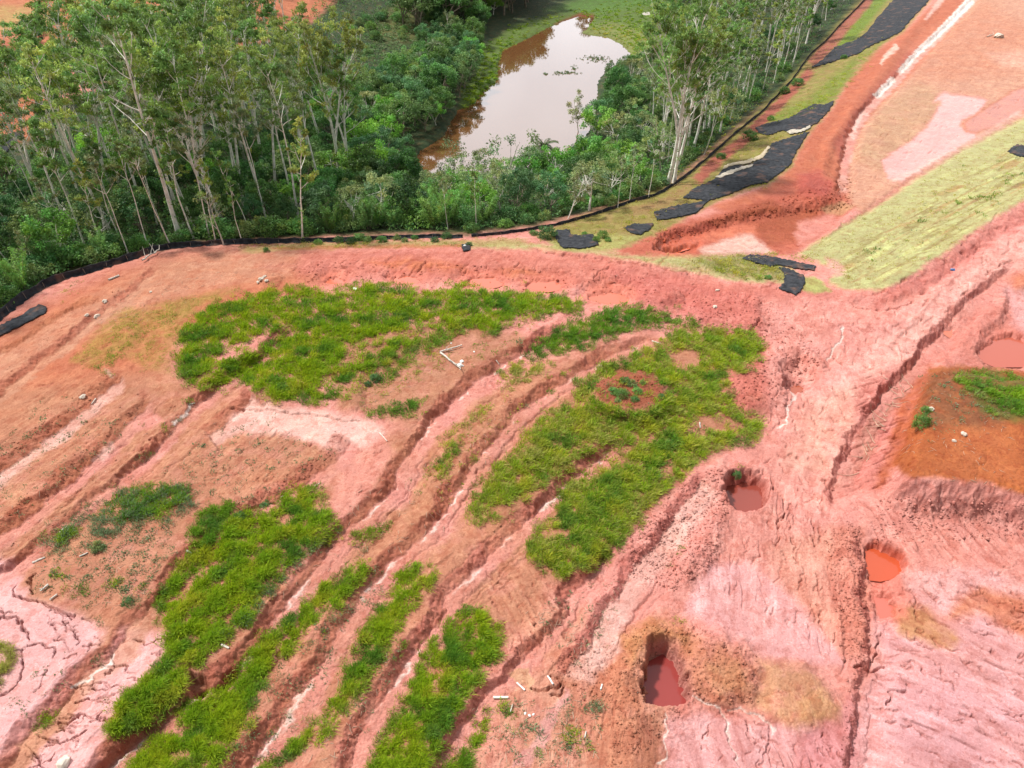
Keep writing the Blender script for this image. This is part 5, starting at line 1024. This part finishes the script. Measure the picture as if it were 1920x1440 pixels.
scatter([('broad',3),('bush',3),('pale',1)], [(60,60),(230,0),(330,60),(300,150),(180,210),(90,190),(50,120)], 26, 4.5, dict(HT, broad=(5, 8)))
scatter([('broad',2),('pale',1),('bush',1)], [(-60,300),(60,290),(110,230),(90,330),(-60,360)], 12, 4.2, dict(HT, broad=(4, 7)))
scatter([('bamboo',5),('bush',3),('bright',.6)], [(600,436),(780,425),(900,428),(930,410),(840,395),(700,400),(600,415)], 34, 2.3, dict(HT, bush=(2, 3.4)))
scatter([('bush',4),('bamboo',.6)], [(0,575),(60,535),(130,505),(240,475),(340,452),(500,444),(600,440),(600,430),(420,440),(240,462),(100,495),(0,540)], 34, 1.8, HT)
scatter([('bush',1)], [(880,436),(1000,422),(1100,398),(1200,368),(1250,345),(1240,335),(1180,355),(1080,385),(960,410),(880,424)], 22, 1.9, HT)
scatter([('bush',1)], [(1270,322),(1380,225),(1450,165),(1520,85),(1500,80),(1420,160),(1350,220),(1260,300)], 16, 2.4, HT)
scatter([('bush',1)], [(640,60),(760,10),(820,30),(760,80),(680,110)], 16, 4, HT)
for u, v, h, w, var in [(1172,716,.6,1.2,0),(1195,735,.6,1.2,1),(1158,752,.5,1.1,3),(1190,750,.5,1.2,0),(1205,718,.5,1.,3),(1240,745,.5,.9,2),(1025,445,1.9,1.,2),(1405,262,2.0,1.,0),(1130,445,1.2,.9,1),(1118,452,.9,.8,1),(1140,452,.7,.9,1),(1725,800,1.5,.7,1),(1735,775,.9,.7,0),(1582,110,1.2,1.,0),(1470,175,1.7,1.,0),(1495,160,1.9,1.,0),(1445,225,1.1,1.,1),(500,472,.8,.7,0),(1380,894,.8,.7,2),
   (1165,742,.8,1.2,1),(1185,722,.7,1.2,3),(1150,735,.6,1.1,0),(705,712,.8,1.,2),(690,722,.6,.9,2),(185,1028,.8,1.1,3),(450,972,.7,1.,2),(500,950,.7,1.,2),(240,1130,.5,1.2,2),(1440,522,.6,1.,0),(1000,440,.8,1.,0),(1096,440,.6,1.,1),(880,460,.6,1.,2),(1352,297,1.2,1.,0)]:
    x, y, z = ground(u, v); plant('bush', float(x[0]), float(y[0]), float(z[0]), h, var=var, wide=w)
scatter([('euc',2),('broad',1)], [(300,100),(560,50),(690,-20),(560,-70),(280,-10)], 26, 6, dict(HT, euc=(13, 19), broad=(6, 9)))
scatter([('broad',3),('euc',.6)], [(760,20),(880,-30),(1010,-45),(1010,-15),(930,30),(860,40)], 26, 4, dict(HT, broad=(14, 20), euc=(18, 24)))
scatter([('bush',1)], [(560,452),(700,448),(860,446),(860,452),(700,455),(560,459)], 12, 1.6, dict(HT, bush=(.6, 1.2)))
scatter([('euc',2),('broad',3)], [(-190,640),(-60,585),(-60,330),(-190,330)], 18, 5, dict(HT, euc=(18, 24), broad=(5, 9)))
# ---- undergrowth carpet of the wood
g = np.random.default_rng(9); UP = [(-200,610),(0,578),(130,506),(240,476),(340,453),(500,443),(800,434),(880,436),(1000,420),(1100,396),(1180,366),(1240,346),(1280,320),(1380,232),(1450,172),(1540,70),(1620,-20),(1450,-50),(1340,-20),(1260,90),(1195,118),(1140,160),(1125,230),(1060,300),(960,330),(850,345),(770,315),(740,280),(820,220),(870,160),(900,100),(900,20),(780,-40),(700,-50),(620,-50),(560,60),(330,150),(120,230),(50,300),(-200,360)]
u = g.uniform(-200, 1620, 80000); v = g.uniform(-60, 610, 80000); k = poly_sd(u, v, UP) > 2; x, y, z = ground(u[k], v[k]); k = (z > -12.2) & (y < 430)
cent = np.stack([x, y, z + g.uniform(.1, .9, len(x))], 1)[k]; cent = cent[fbm(cent[:, 0] / 4, cent[:, 1] / 4, 77, 2) > -.25]
ca = leaves(cent, .8, 5, .5, g, (.042, .085, .024), .5, 0, .7, .45)
tag(link('undergrowth', mesh('undergrowth', ca[0], ca[1], M['leaf'], ca[2])), 'dark leafy undergrowth carpeting the floor of the wood', 'undergrowth', kind='stuff')
# ------------------------------------------------------------------ black geotextile: sheets and silt fences
from mathutils.geometry import delaunay_2d_cdt
def drape(name, pts, label, cell=5., lift=.05, m='dusty', cat='geotextile sheet', wr=.13, group='black geotextile sheets on the slopes'):
    B = []
    for k in range(len(pts)):
        a, b = pts[k], pts[(k + 1) % len(pts)]; n = max(1, int(math.dist(a, b) / cell))
        for j in range(n):
            t = j / n; jit = 0 if j == 0 else 1.; B.append((a[0] + (b[0] - a[0]) * t + rng.uniform(-1.6, 1.6) * jit, a[1] + (b[1] - a[1]) * t + rng.uniform(-1.1, 1.1) * jit))
    nb = len(B); A = np.array(pts); inner = [(u + rng.uniform(-1, 1), v + rng.uniform(-1, 1)) for u in np.arange(A[:, 0].min(), A[:, 0].max(), cell) for v in np.arange(A[:, 1].min(), A[:, 1].max(), cell * .7)]
    ip = np.array(inner); k = poly_sd(ip[:, 0], ip[:, 1], pts) > cell * .4; inner = [tuple(q) for q in ip[k]]
    r = delaunay_2d_cdt([Vector(q) for q in B + inner], [(j, (j + 1) % nb) for j in range(nb)], [], 1, 1e-4)
    uv = np.array([tuple(q) for q in r[0]]); x, y, z = ground(uv[:, 0], uv[:, 1]); z = z + lift + wr * (.5 + .5 * ridg(x / 1.3, y / 2.6, 301, 2))
    me = bpy.data.meshes.new(name); me.from_pydata(np.stack([x, y, z], 1).tolist(), [], [list(f) for f in r[2] if not (m == 'dusty' and fbm(x[list(f)].mean() / 1.7, y[list(f)].mean() / 1.7, 305, 3) > .56)]); me.update()
    if sum(p.normal.z for p in me.polygons) < 0: me.flip_normals()
    o = link(name, me, None, M[m]); s = o.modifiers.new('thickness', 'SOLIDIFY'); s.thickness = .015; s.offset = -1
    for p in me.polygons: p.use_smooth = True
    return tag(o, label, cat, group)
for nm, pts, lb in SH: drape(nm, pts, lb, 3. if pts[0][1] < 520 else 5.)
for pts, lb in [([(1474,249),(1482,245),(1500,245),(1518,236),(1520,240),(1502,250),(1480,253)], 'white torn hem folded over between the two biggest black sheets'), ([(1358,312),(1376,306),(1400,303),(1425,292),(1440,275),(1444,278),(1430,298),(1400,309),(1376,312),(1352,320)], 'tan torn strip along the top of the widest black sheet'),
  ([(1362,323),(1400,312),(1412,310),(1410,314),(1385,322),(1360,328)], 'pale frayed strip in the middle of the widest black sheet'), ([(1340,334),(1356,326),(1376,322),(1376,326),(1350,336)], 'short pale frayed strip at the lower end of the widest black sheet')]:
    drape('torn_fabric_strip', pts, lb, 3., .16, 'tan' if 'tan' in lb else 'hem', 'fabric strip', .10, 'torn pale strips on the black sheets')
def densify(L, n):
    L = np.array(L, float); d = np.concatenate([[0], np.cumsum(np.hypot(*np.diff(L, axis=0).T))]); q = np.linspace(0, d[-1], n); return np.interp(q, d, L[:, 0]), np.interp(q, d, L[:, 1])
def fence(pts, label, h0, h1, n, nst, skirt=.5):
    u, v = densify(pts, n); x, y, z = ground(u, v); k = np.arange(n)
    for _ in range(2): x[1:-1] = (x[:-2] + 2 * x[1:-1] + x[2:]) / 4; y[1:-1] = (y[:-2] + 2 * y[1:-1] + y[2:]) / 4
    z = hgt(x, y); t = np.stack([np.gradient(x), np.gradient(y)], 1); t /= np.linalg.norm(t, axis=1, keepdims=True); nx, ny = t[:, 1], -t[:, 0]      # towards the site
    hh = np.linspace(h0, h1, n) * (1 + .22 * pn(k / 7., k * 0., 401) + .16 * pn(k / 2.3, k * 0., 402)); sag = .22 * pn(k / 3., k * 0., 403)
    rows = [(x + nx * skirt * (1 + pn(k / 2., k * 0. + 5, 404)), y + ny * skirt * (1 + pn(k / 2., k * 0. + 5, 404)), z + .05), (x + nx * .12, y + ny * .12, z + .10), (x + nx * sag * .5, y + ny * sag * .5, z + hh * .5), (x + nx * sag, y + ny * sag, z + hh * .92), (x + nx * (sag - .05), y + ny * (sag - .05), z + hh)]
    rows[0] = (rows[0][0], rows[0][1], hgt(rows[0][0], rows[0][1]) + .06)
    Vv = np.stack([np.stack(r, 1) for r in rows], 0).reshape(-1, 3); m = len(rows); ii = np.arange(m * n).reshape(m, n)
    F = np.stack([ii[:-1, :-1], ii[:-1, 1:], ii[1:, 1:], ii[1:, :-1]], -1).reshape(-1, 4)
    root = empty('silt_fence', (0, 0, 0)); tag(root, label, 'silt fence', 'black silt fences round the site')
    o = link('fabric_panel', mesh('fabric_panel', Vv, F, M['dusty'], None, True), root); s = o.modifiers.new('thickness', 'SOLIDIFY'); s.thickness = .025
    pv, pf = tube([(0, 0, -.3), (.01, 0, .6), (0, .01, 1.15)], [.035, .035, .03], 6); sm_ = mesh('stake', pv, pf, M['stake'])
    for j in np.linspace(2, n - 3, nst).astype(int):
        st = bpy.data.objects.new('stake', sm_); COL.objects.link(st); st.parent = root; st.location = (x[j] + nx[j] * .18, y[j] + ny[j] * .18, z[j]); st.scale = (1, 1, hh[j] / 1.25); st.rotation_euler = (rng.uniform(-.12, .12), rng.uniform(-.12, .12), 0)
fence([(-60,640),(0,598),(30,573),(80,540),(130,520),(165,512),(200,500),(240,489),(290,470),(340,463),(400,459),(450,456),(500,455),(560,454),(640,452),(720,448),(800,445),(868,445)], 'black silt fence curving along the left and middle edge of the wood', 1.05, .45, 190, 24)
fence([(884,445),(940,440),(1000,432),(1060,420),(1100,408),(1140,396),(1180,381),(1220,371),(1240,363),(1280,337),(1330,295),(1383,248),(1427,213),(1447,191),(1480,158),(1520,102),(1547,80),(1573,50),(1613,10),(1650,-30)], 'black silt fence climbing beside the red path to the top right of the wood', .5, .75, 190, 20, .12)

# ------------------------------------------------------------------ debris
def at(u, v):
    x, y, z = ground(u, v); return float(x[0]), float(y[0]), float(z[0])
def stick(name, a, b, r, label, cat, m='bone', lift=.08, group=None, n=5, wob=.04, taper=.7, branches=0, hollow=False):
    p, q = np.array(at(*a)), np.array(at(*b)); p[2] += lift; q[2] += lift; L = np.linalg.norm(q - p); g = np.random.default_rng(int(a[0] * 7 + a[1]))
    path = np.array([p + (q - p) * t for t in np.linspace(0, 1, n)]); path[1:-1] += g.normal(0, wob * L * .3, (n - 2, 3)) * (1, 1, .3)
    path[:, 2] = np.maximum(path[:, 2], hgt(path[:, 0], path[:, 1]) + r * .6); org = path[0].copy(); w = [tube(path - org, np.linspace(r, r * taper, n), 8)]
    for e, s in ((path[0], 0), (path[-1], 1)): pass
    for k in range(branches):
        j = g.integers(1, n); d = (q - p) / L + g.normal(0, .7, 3); d[2] = abs(d[2]) * .6 + .2; w.append(tube(curve(path[j] - org, d, L * g.uniform(.2, .45), 5, g, .12), np.linspace(r * .5, r * .15, 6), 5))
    v, f = join(w); me = mesh(name, v, f, M[m], None, True); o = link(name, me); o.location = org
    if hollow:
        cap = [list(range(0, 8))[::-1], [8 * (n - 1) + k for k in range(8)]]
    return tag(o, label, cat, group)
G1_ = 'white pipe offcuts by the grass strips'
stick('pipe_offcut', (925,1309), (953,1309), .085, 'longest white pipe offcut lying level beside the grass strip', 'pipe', 'plastic', .10, G1_, wob=0, taper=1)
stick('pipe_offcut', (969,1281), (984,1295), .06, 'white pipe offcut at the edge of the small cream puddle stain', 'pipe', 'plastic', .08, G1_, wob=0, taper=1)
stick('pipe_offcut', (1027,1269), (1037,1284), .06, 'white pipe offcut on the brown mound right of the cream stain', 'pipe', 'plastic', .08, G1_, wob=0, taper=1)
stick('wooden_stake', (957,1336), (961,1322), .045, 'small white stake beside a weed below the longest pipe', 'stake', 'bone', .08, None, wob=0)
stick('pipe_offcut', (1126,1294), (1129,1284), .05, 'short white pipe piece alone on smooth pink soil', 'pipe', 'plastic', .06, G1_, wob=0, taper=1)
LG = 'bleached sticks lying on the clay'
for a, b, r, lb in [((62,1056),(85,1046),.10,'bleached log beside the collapsed crack at the left edge'),((150,1044),(165,1037),.07,'pale stick in weeds right of the bleached log'),((112,1000),(126,988),.07,'white stick at the end of the left ditch'),
  ((350,1033),(360,1038),.09,'short white stub at the top corner of the lower left grass'),((416,1210),(430,1216),.10,'pale broken stump end beside the grass gully'),((527,933),(540,927),.06,'thin white stick on the bank above the lower left grass'),
  ((1222,640),(1238,645),.08,'white log at the upper end of the second furrow'),((1312,793),(1313,803),.07,'small white stick on the bare strip inside the right grass'),((712,812),(726,828),.06,'forked white stick at the tip of the pale silt flat'),
  ((355,759),(366,757),.07,'white stick on the silt above the long ditch'),((180,748),(172,758),.06,'pale splinter on the brown left bench'),((590,912),(600,907),.05,'thin stick above the lower left grass tip'),((930,676),(936,684),.05,'stick on the furrow bank'),
  ((1096,1384),(1099,1372),.05,'upright white splinter among weeds at the bottom'),((785,1424),(790,1412),.05,'white splinter at the foot of the wide grass strip'),((1130,968),(1136,976),.05,'pale splinter in the right grass tail'),((1015,1035),(1018,1028),.05,'white splinter at the lower corner of the right grass')]:
    stick('bleached_stick', a, b, r, lb, 'stick', 'bone', .06, LG, branches=1 if 'forked' in lb else 0)
stick('plank', (204,526), (224,518), .13, 'whitish plank lying on the orange soil near the left fence', 'plank', 'bone', .12, None, wob=0, taper=1)
stick('fallen_branch', (268,492), (300,472), .11, 'bleached fallen branch leaning out over the black fence', 'branch', 'bone', .35, None, n=7, wob=.08, branches=4)
stick('dead_branch', (825,663), (866,650), .10, 'upper arm of the bleached branches crossed in the grass', 'branch', 'bone', .22, 'two bleached branches in the grass', branches=3)
stick('dead_branch', (826,664), (862,692), .11, 'lower arm of the bleached branches, ending at a pale sack', 'branch', 'bone', .20, 'two bleached branches in the grass', branches=3)
stick('root_stick', (92,1098), (78,1110), .09, 'splayed white root beside the open crack', 'root', 'bone', .15, None, branches=4)
stick('root_stick', (108,1116), (94,1126), .07, 'second white root fallen into the open crack', 'root', 'bone', .1, None, branches=3)
def rock(u, v, s, label, cat='rock', m='rock', group=None, name='rock', flat=.6, sub=2):
    import bmesh
    x, y, z = at(u, v); bm = bmesh.new(); bmesh.ops.create_icosphere(bm, subdivisions=sub, radius=1.); g = np.random.default_rng(int(u * 13 + v)); o3 = g.uniform(0, 50, 3)
    for w in bm.verts:
        c = w.co; k = 1 + .35 * float(pn(c.x * 1.4 + o3[0], c.y * 1.4 + c.z * 1.1 + o3[1], 3)) + .15 * float(pn(c.x * 4 + o3[1], c.y * 4 + c.z * 3, 4)); w.co = (c.x * k * s, c.y * k * s * .75, c.z * k * s * flat)
    me = bpy.data.meshes.new(name); bm.to_mesh(me); bm.free(); o = link(name, me, None, M[m]); o.location = (x, y, z + s * flat * .35); o.rotation_euler = (0, 0, g.uniform(0, 3)); return tag(o, label, cat, group)
rock(1872, 70, 1.5, 'large pale boulder alone on the orange fill', flat=.5, sub=3); stick('dead_branch', (1850,70), (1862,66), .12, 'branch lying left of the large pale boulder', 'branch', 'bone', .2, None, branches=2)
RG = 'pale rubble stones at the top of the terraces'
for u, v, s, lb in [(490,524,.40,'biggest pale stone of the rubble heap above the long grass'),(500,527,.30,'right stone of the rubble heap above the long grass'),(484,530,.28,'left stone of the rubble heap above the long grass'),(496,519,.25,'top stone of the rubble heap above the long grass')]: rock(u, v, s, lb, group=RG)
for u, v, s, lb in [(197,566,.35,'pale stone on the crest of the leftmost ditch'),(163,592,.3,'stone on the bank below the crest stone'),(182,594,.4,'flat pale slab in the leftmost ditch'),(283,548,.22,'small white stone on smooth clay above the ditch'),(120,1432,.5,'white lump of stone at the bottom left edge'),(1807,815,.3,'white stone on the orange mound'),(1789,827,.2,'small white stone left of the one on the orange mound'),(1746,768,.3,'pale stone by the bush on the orange mound'),(1340,576,.3,'white stone on the red scarp'),(1345,545,.28,'pale stone above the red scarp'),(155,745,.35,'grey stone on the left bench')]: rock(u, v, s, lb)
rock(862, 686, .38, 'pale crumpled sack at the end of the lower bleached branch', 'sack', 'plastic', name='sack', flat=.55); rock(866, 678, .26, 'second pale sack beside the branches', 'sack', 'plastic', name='sack', flat=.5)
rock(666, 543, .35, 'white plastic bag caught on the top edge of the long grass', 'bag', 'plastic', name='plastic_bag', flat=.5); rock(846, 644, .12, 'tiny white scrap above the bleached branches', 'scrap', 'plastic', name='plastic_scrap'); rock(889, 660, .14, 'white scrap in the grass right of the bleached branches', 'scrap', 'plastic', name='plastic_scrap')
rock(1786, 507, .28, 'blue plastic can lying in the gully of the pink road', 'plastic can', 'blue', name='plastic_can', flat=.8)
for u, v, lb in [(985,1338,'white scrap by the weeds at bottom centre'),(993,1342,'second white scrap by the weeds at bottom centre'),(1000,1340,'third white scrap by the weeds at bottom centre'),(872,462,'white scrap beside the crumpled black cloth')]: rock(u, v, .10 if v > 800 else .3, lb, 'scrap', 'plastic', name='plastic_scrap')
# exposed roots along the deep gully
M['root'] = plain_mat('dry root', (.42, .30, .22), .9, .2, 4.)
g = np.random.default_rng(44); w = []
for k in range(26):
    t = g.random(); u0, v0 = 1695 - 105 * t + g.uniform(-6, 22), 720 + 170 * t; p = np.array(at(u0, v0)); a = g.normal(2.0, .8); c = curve(p + (0, 0, .05), (math.cos(a), math.sin(a), .0), g.uniform(.8, 2.6), 6, g, .22); c[:, 2] = hgt(c[:, 0], c[:, 1]) + .06; w.append(tube(c, np.linspace(.035, .012, 7), 4))
v_, f_ = join(w); tag(link('exposed_roots', mesh('exposed_roots', v_, f_, M['root'])), 'tangle of thin pale roots exposed on the gully bank', 'roots', kind='stuff')
# litter of twigs and straw over the benches, and crumbled clods along the banks: far too many to count
w = []
LIT = [[(-30,820),(280,760),(640,860),(440,960),(0,1060)],[(60,1030),(340,960),(260,1150),(60,1120)],[(560,1000),(760,860),(700,1050),(480,1300)],[(980,1150),(1180,1080),(1100,1260)],[(860,1320),(1140,1300),(1120,1440),(840,1440)],[(1690,700),(1900,700),(1900,920),(1680,900)],[(640,640),(860,620),(840,690),(680,770)],[(600,1290),(760,1200),(640,1440),(480,1440)],[(760,900),(960,740),(900,960),(720,1060)],[(160,560),(460,500),(420,540),(200,640)]]
for Pg in LIT:
    A = np.array(Pg); u = g.uniform(A[:, 0].min(), A[:, 0].max(), 260); v = g.uniform(A[:, 1].min(), A[:, 1].max(), 260); k = poly_sd(u, v, Pg) > 0; x, y, z = ground(u[k], v[k])
    for a, b in list(zip(x, y))[:110]:
        an = g.uniform(0, 6.28); L = g.uniform(.06, .28); c = np.array([(a - math.cos(an) * L, b - math.sin(an) * L, 0), (a, b, 0), (a + math.cos(an) * L, b + math.sin(an) * L, 0)]); c[1, :2] += g.normal(0, L * .12, 2); c[:, 2] = hgt(c[:, 0], c[:, 1]) + .035; w.append(tube(c, [.014, .016, .01], 4))
v_, f_ = join(w); tag(link('twig_litter', mesh('twig_litter', v_, f_, M['root'])), 'fine litter of pale twigs strewn over the brown benches', 'litter', kind='stuff')
CL = [([(1280,600),(1310,545),(1440,560),(1540,660),(1530,710),(1470,760),(1370,770),(1360,720),(1440,660)],900,.14),([(1180,1000),(1260,920),(1350,870),(1370,930),(1340,1060),(1260,1110),(1180,1080)],1200,.12),([(1170,1180),(1290,1165),(1420,1230),(1420,1320),(1300,1320),(1200,1420),(1140,1440)],1100,.09),([(1545,990),(1615,985),(1635,1240),(1580,1240),(1560,1100)],700,.10),
  ([(1220,440),(1440,380),(1600,330),(1600,390),(1400,415),(1230,465)],500,.2),([(1110,725),(1180,692),(1248,725),(1240,760),(1180,770)],260,.09),([(560,490),(1160,505),(1320,560),(1280,600),(1100,555),(560,535)],700,.13),([(1640,930),(1920,940),(1920,1010),(1640,1020)],600,.12),([(1030,1240),(1150,1200),(1160,1330),(1090,1320)],300,.08)]
for nm in ('h', 'i', 'j', 'k', 'l', 'e', 'd', 'c', 'g', 'm', 'n', 'a'): 
    L = C[nm]; CL.append(([(a - 4, b) for a, b in L] + [(a - 26, b - 16) for a, b in L[::-1]], 420, .07))
tpl = np.array([(1,0,0),(-1,0,0),(0,1,0),(0,-1,0),(0,0,1),(0,0,-1)], float); tf = np.array([(0,2,4),(2,1,4),(1,3,4),(3,0,4),(2,0,5),(1,2,5),(3,1,5),(0,3,5)])
CVs, CCs = [], []
for Pg, n, s in CL:
    A = np.array(Pg, float); u = g.uniform(A[:, 0].min(), A[:, 0].max(), n * 5); v = g.uniform(A[:, 1].min(), A[:, 1].max(), n * 5); k = np.nonzero(poly_sd(u, v, Pg) > 0)[0][:n]; x, y, z = ground(u[k], v[k]); T = len(x)
    sz = .55 * s * np.exp(g.normal(0, .5, (T, 1, 1))); q = tpl[None] * g.uniform(.6, 1.35, (T, 6, 1)) * sz * np.array([1, 1, .8]); a = g.uniform(0, 6.28, T); ca, sa = np.cos(a)[:, None], np.sin(a)[:, None]
    q = np.stack([q[:, :, 0] * ca - q[:, :, 1] * sa, q[:, :, 0] * sa + q[:, :, 1] * ca, q[:, :, 2]], -1) + g.normal(0, .18, (T, 6, 3)) * sz; CVs.append((q + np.stack([x, y, z + .02], 1)[:, None]).reshape(-1, 3))
    t = x / depth_of(y, -3.0); ii = np.clip(np.rint(np.interp(y, YS, np.arange(NR))), 0, NR - 1).astype(int); jj = np.clip(np.rint(np.interp(t, TS, np.arange(NC))), 0, NC - 1).astype(int)
    CCs.append(np.repeat(COLR[ii * NC + jj] * g.uniform(.8, 1.12, (T, 1)), 6, 0))
cv = np.concatenate(CVs); cf = (np.arange(len(cv) // 6)[:, None, None] * 6 + tf[None]).reshape(-1, 3)
tag(link('dirt_clods', mesh('dirt_clods', cv, cf, M['soil'], np.concatenate(CCs))), 'crumbled clay clods fallen along the banks and heaps', 'clods', kind='stuff')
# floating weed on the pond
vs, fs, cs = [], [], []
for (u0, v0, du, dv, n) in [(1058,137,18,3,60),(1023,139,4,2,14),(1118,110,22,5,90),(1077,127,7,3,18)]:
    x, y = ray_at(u0 + g.normal(0, du * .6, n), v0 + g.normal(0, dv * .6, n), -12.25)
    ca = leaves(np.stack([x, y, np.full(n, -12.2)], 1), .35, 6, .5, g, (.05, .085, .035), .3, -.6, .5); fs.append(ca[1] + sum(len(q) for q in vs)); vs.append(ca[0]); cs.append(ca[2])
tag(link('water_weed', mesh('water_weed', np.concatenate(vs), np.concatenate(fs), M['leaf'], np.concatenate(cs))), 'dark green weed floating on the pond', 'water weed', kind='stuff')
# ------------------------------------------------------------------ say which tree is which
HL = ['grey eucalyptus leaning at the far left end of the wood','white bare-stemmed tree leaning left above the black fence','tallest white eucalyptus with a forked crown, left part of the wood','slim white eucalyptus beside the tallest one','pale eucalyptus third from the tallest one','stout white eucalyptus with bare side branches','leaning eucalyptus just left of the stout white one',
 'straight clean-boled eucalyptus in mid wood','thin-crowned eucalyptus right of the clean-boled one','thin lone tree with a small round crown standing at the fence','white eucalyptus ending the left wood on the right','pale eucalyptus with a wide side limb near the pond','twin-stemmed eucalyptus in the back of the left wood','narrow eucalyptus near the back of the left wood',
 'huge twin-trunked eucalyptus right of the pond','second white trunk beside the huge twin-trunked eucalyptus','eucalyptus leaning left behind the bare-stemmed tree','scrawny eucalyptus near the left fence bend','slender young eucalyptus at the left edge','tall eucalyptus left of the tallest one','broad-topped eucalyptus in mid wood','distant eucalyptus before the orange cutting',
 'slender fence-side tree leaning left','slender crooked tree at the left fence','slender grey tree low at the left fence','bushy bare-branched sapling at the lower left fence','bleached dead tree at the fence below the stout white eucalyptus','slender tree at the fence before the thin lone one','slender twin stems touching the black fence',
 'white-stemmed tree at the fence below the pond','second white-stemmed tree at the fence below the pond','grey-green tree with forked white stem below the pond','leaning white trunk at the fence bend','flat-crowned pale tree before the pond','flat-crowned pale tree at the pond tip','bright green tree left of the pond tip','grey-green tree in the thicket below the pond',
 'bright green tree at the near pond shore','tall palm on the left pond bank','short palm beside the tall palm','palm at the near pond shore','small palm at the near pond shore','leafless white tree above the palms','bare tree standing before the pond water','slender pale stem rising from the thicket','slender stem left in the thicket',
 'slender tree beside the huge eucalyptus foot','bare tree right at the huge eucalyptus foot','forked bare tree by the fence in the right wood','thin tall trunk at the upper right fence','slender tree by the fence bend of the right wood','grey bushy tree at the right wood edge','slender trunk in the right wood','second slender trunk in the right wood']
LOOK = dict(euc='tall eucalyptus', slim='slender eucalyptus', broad='dark broadleaf tree', bright='bright green tree', pale='grey-green tree', umbrella='flat-crowned tree', bush='leafy shrub', bamboo='feathery bamboo clump', palm='palm', bare='bare-branched tree')
GRP = dict(euc='eucalyptus trees of the wood', slim='slender young eucalyptus trees', broad='dark broadleaf trees of the understorey', bright='bright green trees', pale='grey-green trees', umbrella='flat-crowned trees by the pond', bush='shrubs along the wood edge', bamboo='bamboo clumps in the thicket', palm='palms by the pond', bare='bare-branched trees')
nH = len(HR)
for k in range(nH): PLANTED[k]['label'] = HL[k]
SHORT = ['far left leaning eucalyptus','white bare-stemmed leaning tree','tallest white eucalyptus','slim companion of the tallest eucalyptus','pale third eucalyptus','stout white eucalyptus','leaner beside the stout eucalyptus','clean-boled mid eucalyptus','thin-crowned mid eucalyptus','thin lone fence tree','rightmost white eucalyptus of the left wood','wide-limbed eucalyptus near the pond','twin-stemmed back eucalyptus','narrow back eucalyptus','huge twin-trunked eucalyptus','second trunk beside the huge eucalyptus','left-leaning grey eucalyptus','scrawny left eucalyptus','slender left edge eucalyptus','tall left neighbour eucalyptus','broad-topped mid eucalyptus','distant left eucalyptus','left-leaning fence tree','crooked left fence tree','low grey left fence tree','bushy bare sapling','bleached dead fence tree','slender tree before the lone one','slender twin fence stems','white-stemmed fence tree','second white-stemmed fence tree','forked white-stemmed tree','leaning white fence trunk','flat-crowned pond tree','flat-crowned pond tip tree','bright pond tip tree','grey-green thicket tree','bright near-shore tree','tall left bank palm','short left bank palm','near shore palm','small near shore palm','leafless white tree','bare pond tree','pale thicket stem','left thicket stem','slender tree by the huge eucalyptus','bare tree by the huge eucalyptus','forked bare right tree','thin upper right trunk','slender fence bend tree','grey bushy right tree','slender right trunk','second slender right trunk']
assert len(SHORT) == len(HL) == nH
LM = [(PLANTED[k]['u'] * .4 + PLANTED[k]['ut'] * .6, PLANTED[k]['v'] * .4 + PLANTED[k]['vt'] * .6, SHORT[k]) for k in range(nH)]
LM += [(1180,730,'round brown mound in the grass'),(1400,920,'round dark red pool'),(1725,800,'orange mound'),(1290,372,'widest black sheet'),(1060,450,'small black sheet at the wood foot'),(1640,60,'long black sheet at the top'),(1240,1270,'deep narrow pit'),(400,960,'lower left grass'),(250,1000,'weedy bench at left'),(1540,110,'red path by the fence'),(1430,515,'curved black drain liner'),(500,470,'middle of the left fence'),(690,715,'edge of the big upper grass patch'),(1200,15,'far marsh beyond the pond'),(60,80,'grassy hill at top left'),(820,20,'scrub hill above the pond'),(1140,70,'far end of the pond'),(1000,0,'back shore of the pond'),(40,240,'orange cutting at far left'),(930,330,'near end of the pond'),(1150,200,'right shore of the pond')]
ORD = ['', 'second ', 'third ', 'fourth ', 'fifth ', 'sixth ', 'seventh ', 'eighth ', 'ninth ', 'tenth ', 'eleventh ', 'twelfth ']
from collections import defaultdict
cell = defaultdict(list)
for p in PLANTED:
    tag(p['o'], None, {'bush': 'shrub', 'bamboo': 'bamboo', 'palm': 'palm'}.get(p['kind'], 'tree'), GRP[p['kind']])
    if p['label']: p['o']['label'] = p['label']; continue
    cu, cv = p['u'] * .4 + p['ut'] * .6, p['v'] * .4 + p['vt'] * .6
    d, j = min((math.hypot(cu - a, (cv - b) * 1.3), k) for k, (a, b, _) in enumerate(LM)); du, dv = cu - LM[j][0], cv - LM[j][1]
    side = ('right of' if du > 0 else 'left of') if abs(du) > abs(dv) else ('below' if dv > 0 else 'above')
    cell[(p['kind'], j, side)].append((d, p))
for (kind, j, side), L in cell.items():
    L.sort(key=lambda q: q[0])
    for k, (d, p) in enumerate(L): p['o']['label'] = ('%s%s %s the %s' % (ORD[min(k, 11)], LOOK[kind], side, LM[j][2])).strip()
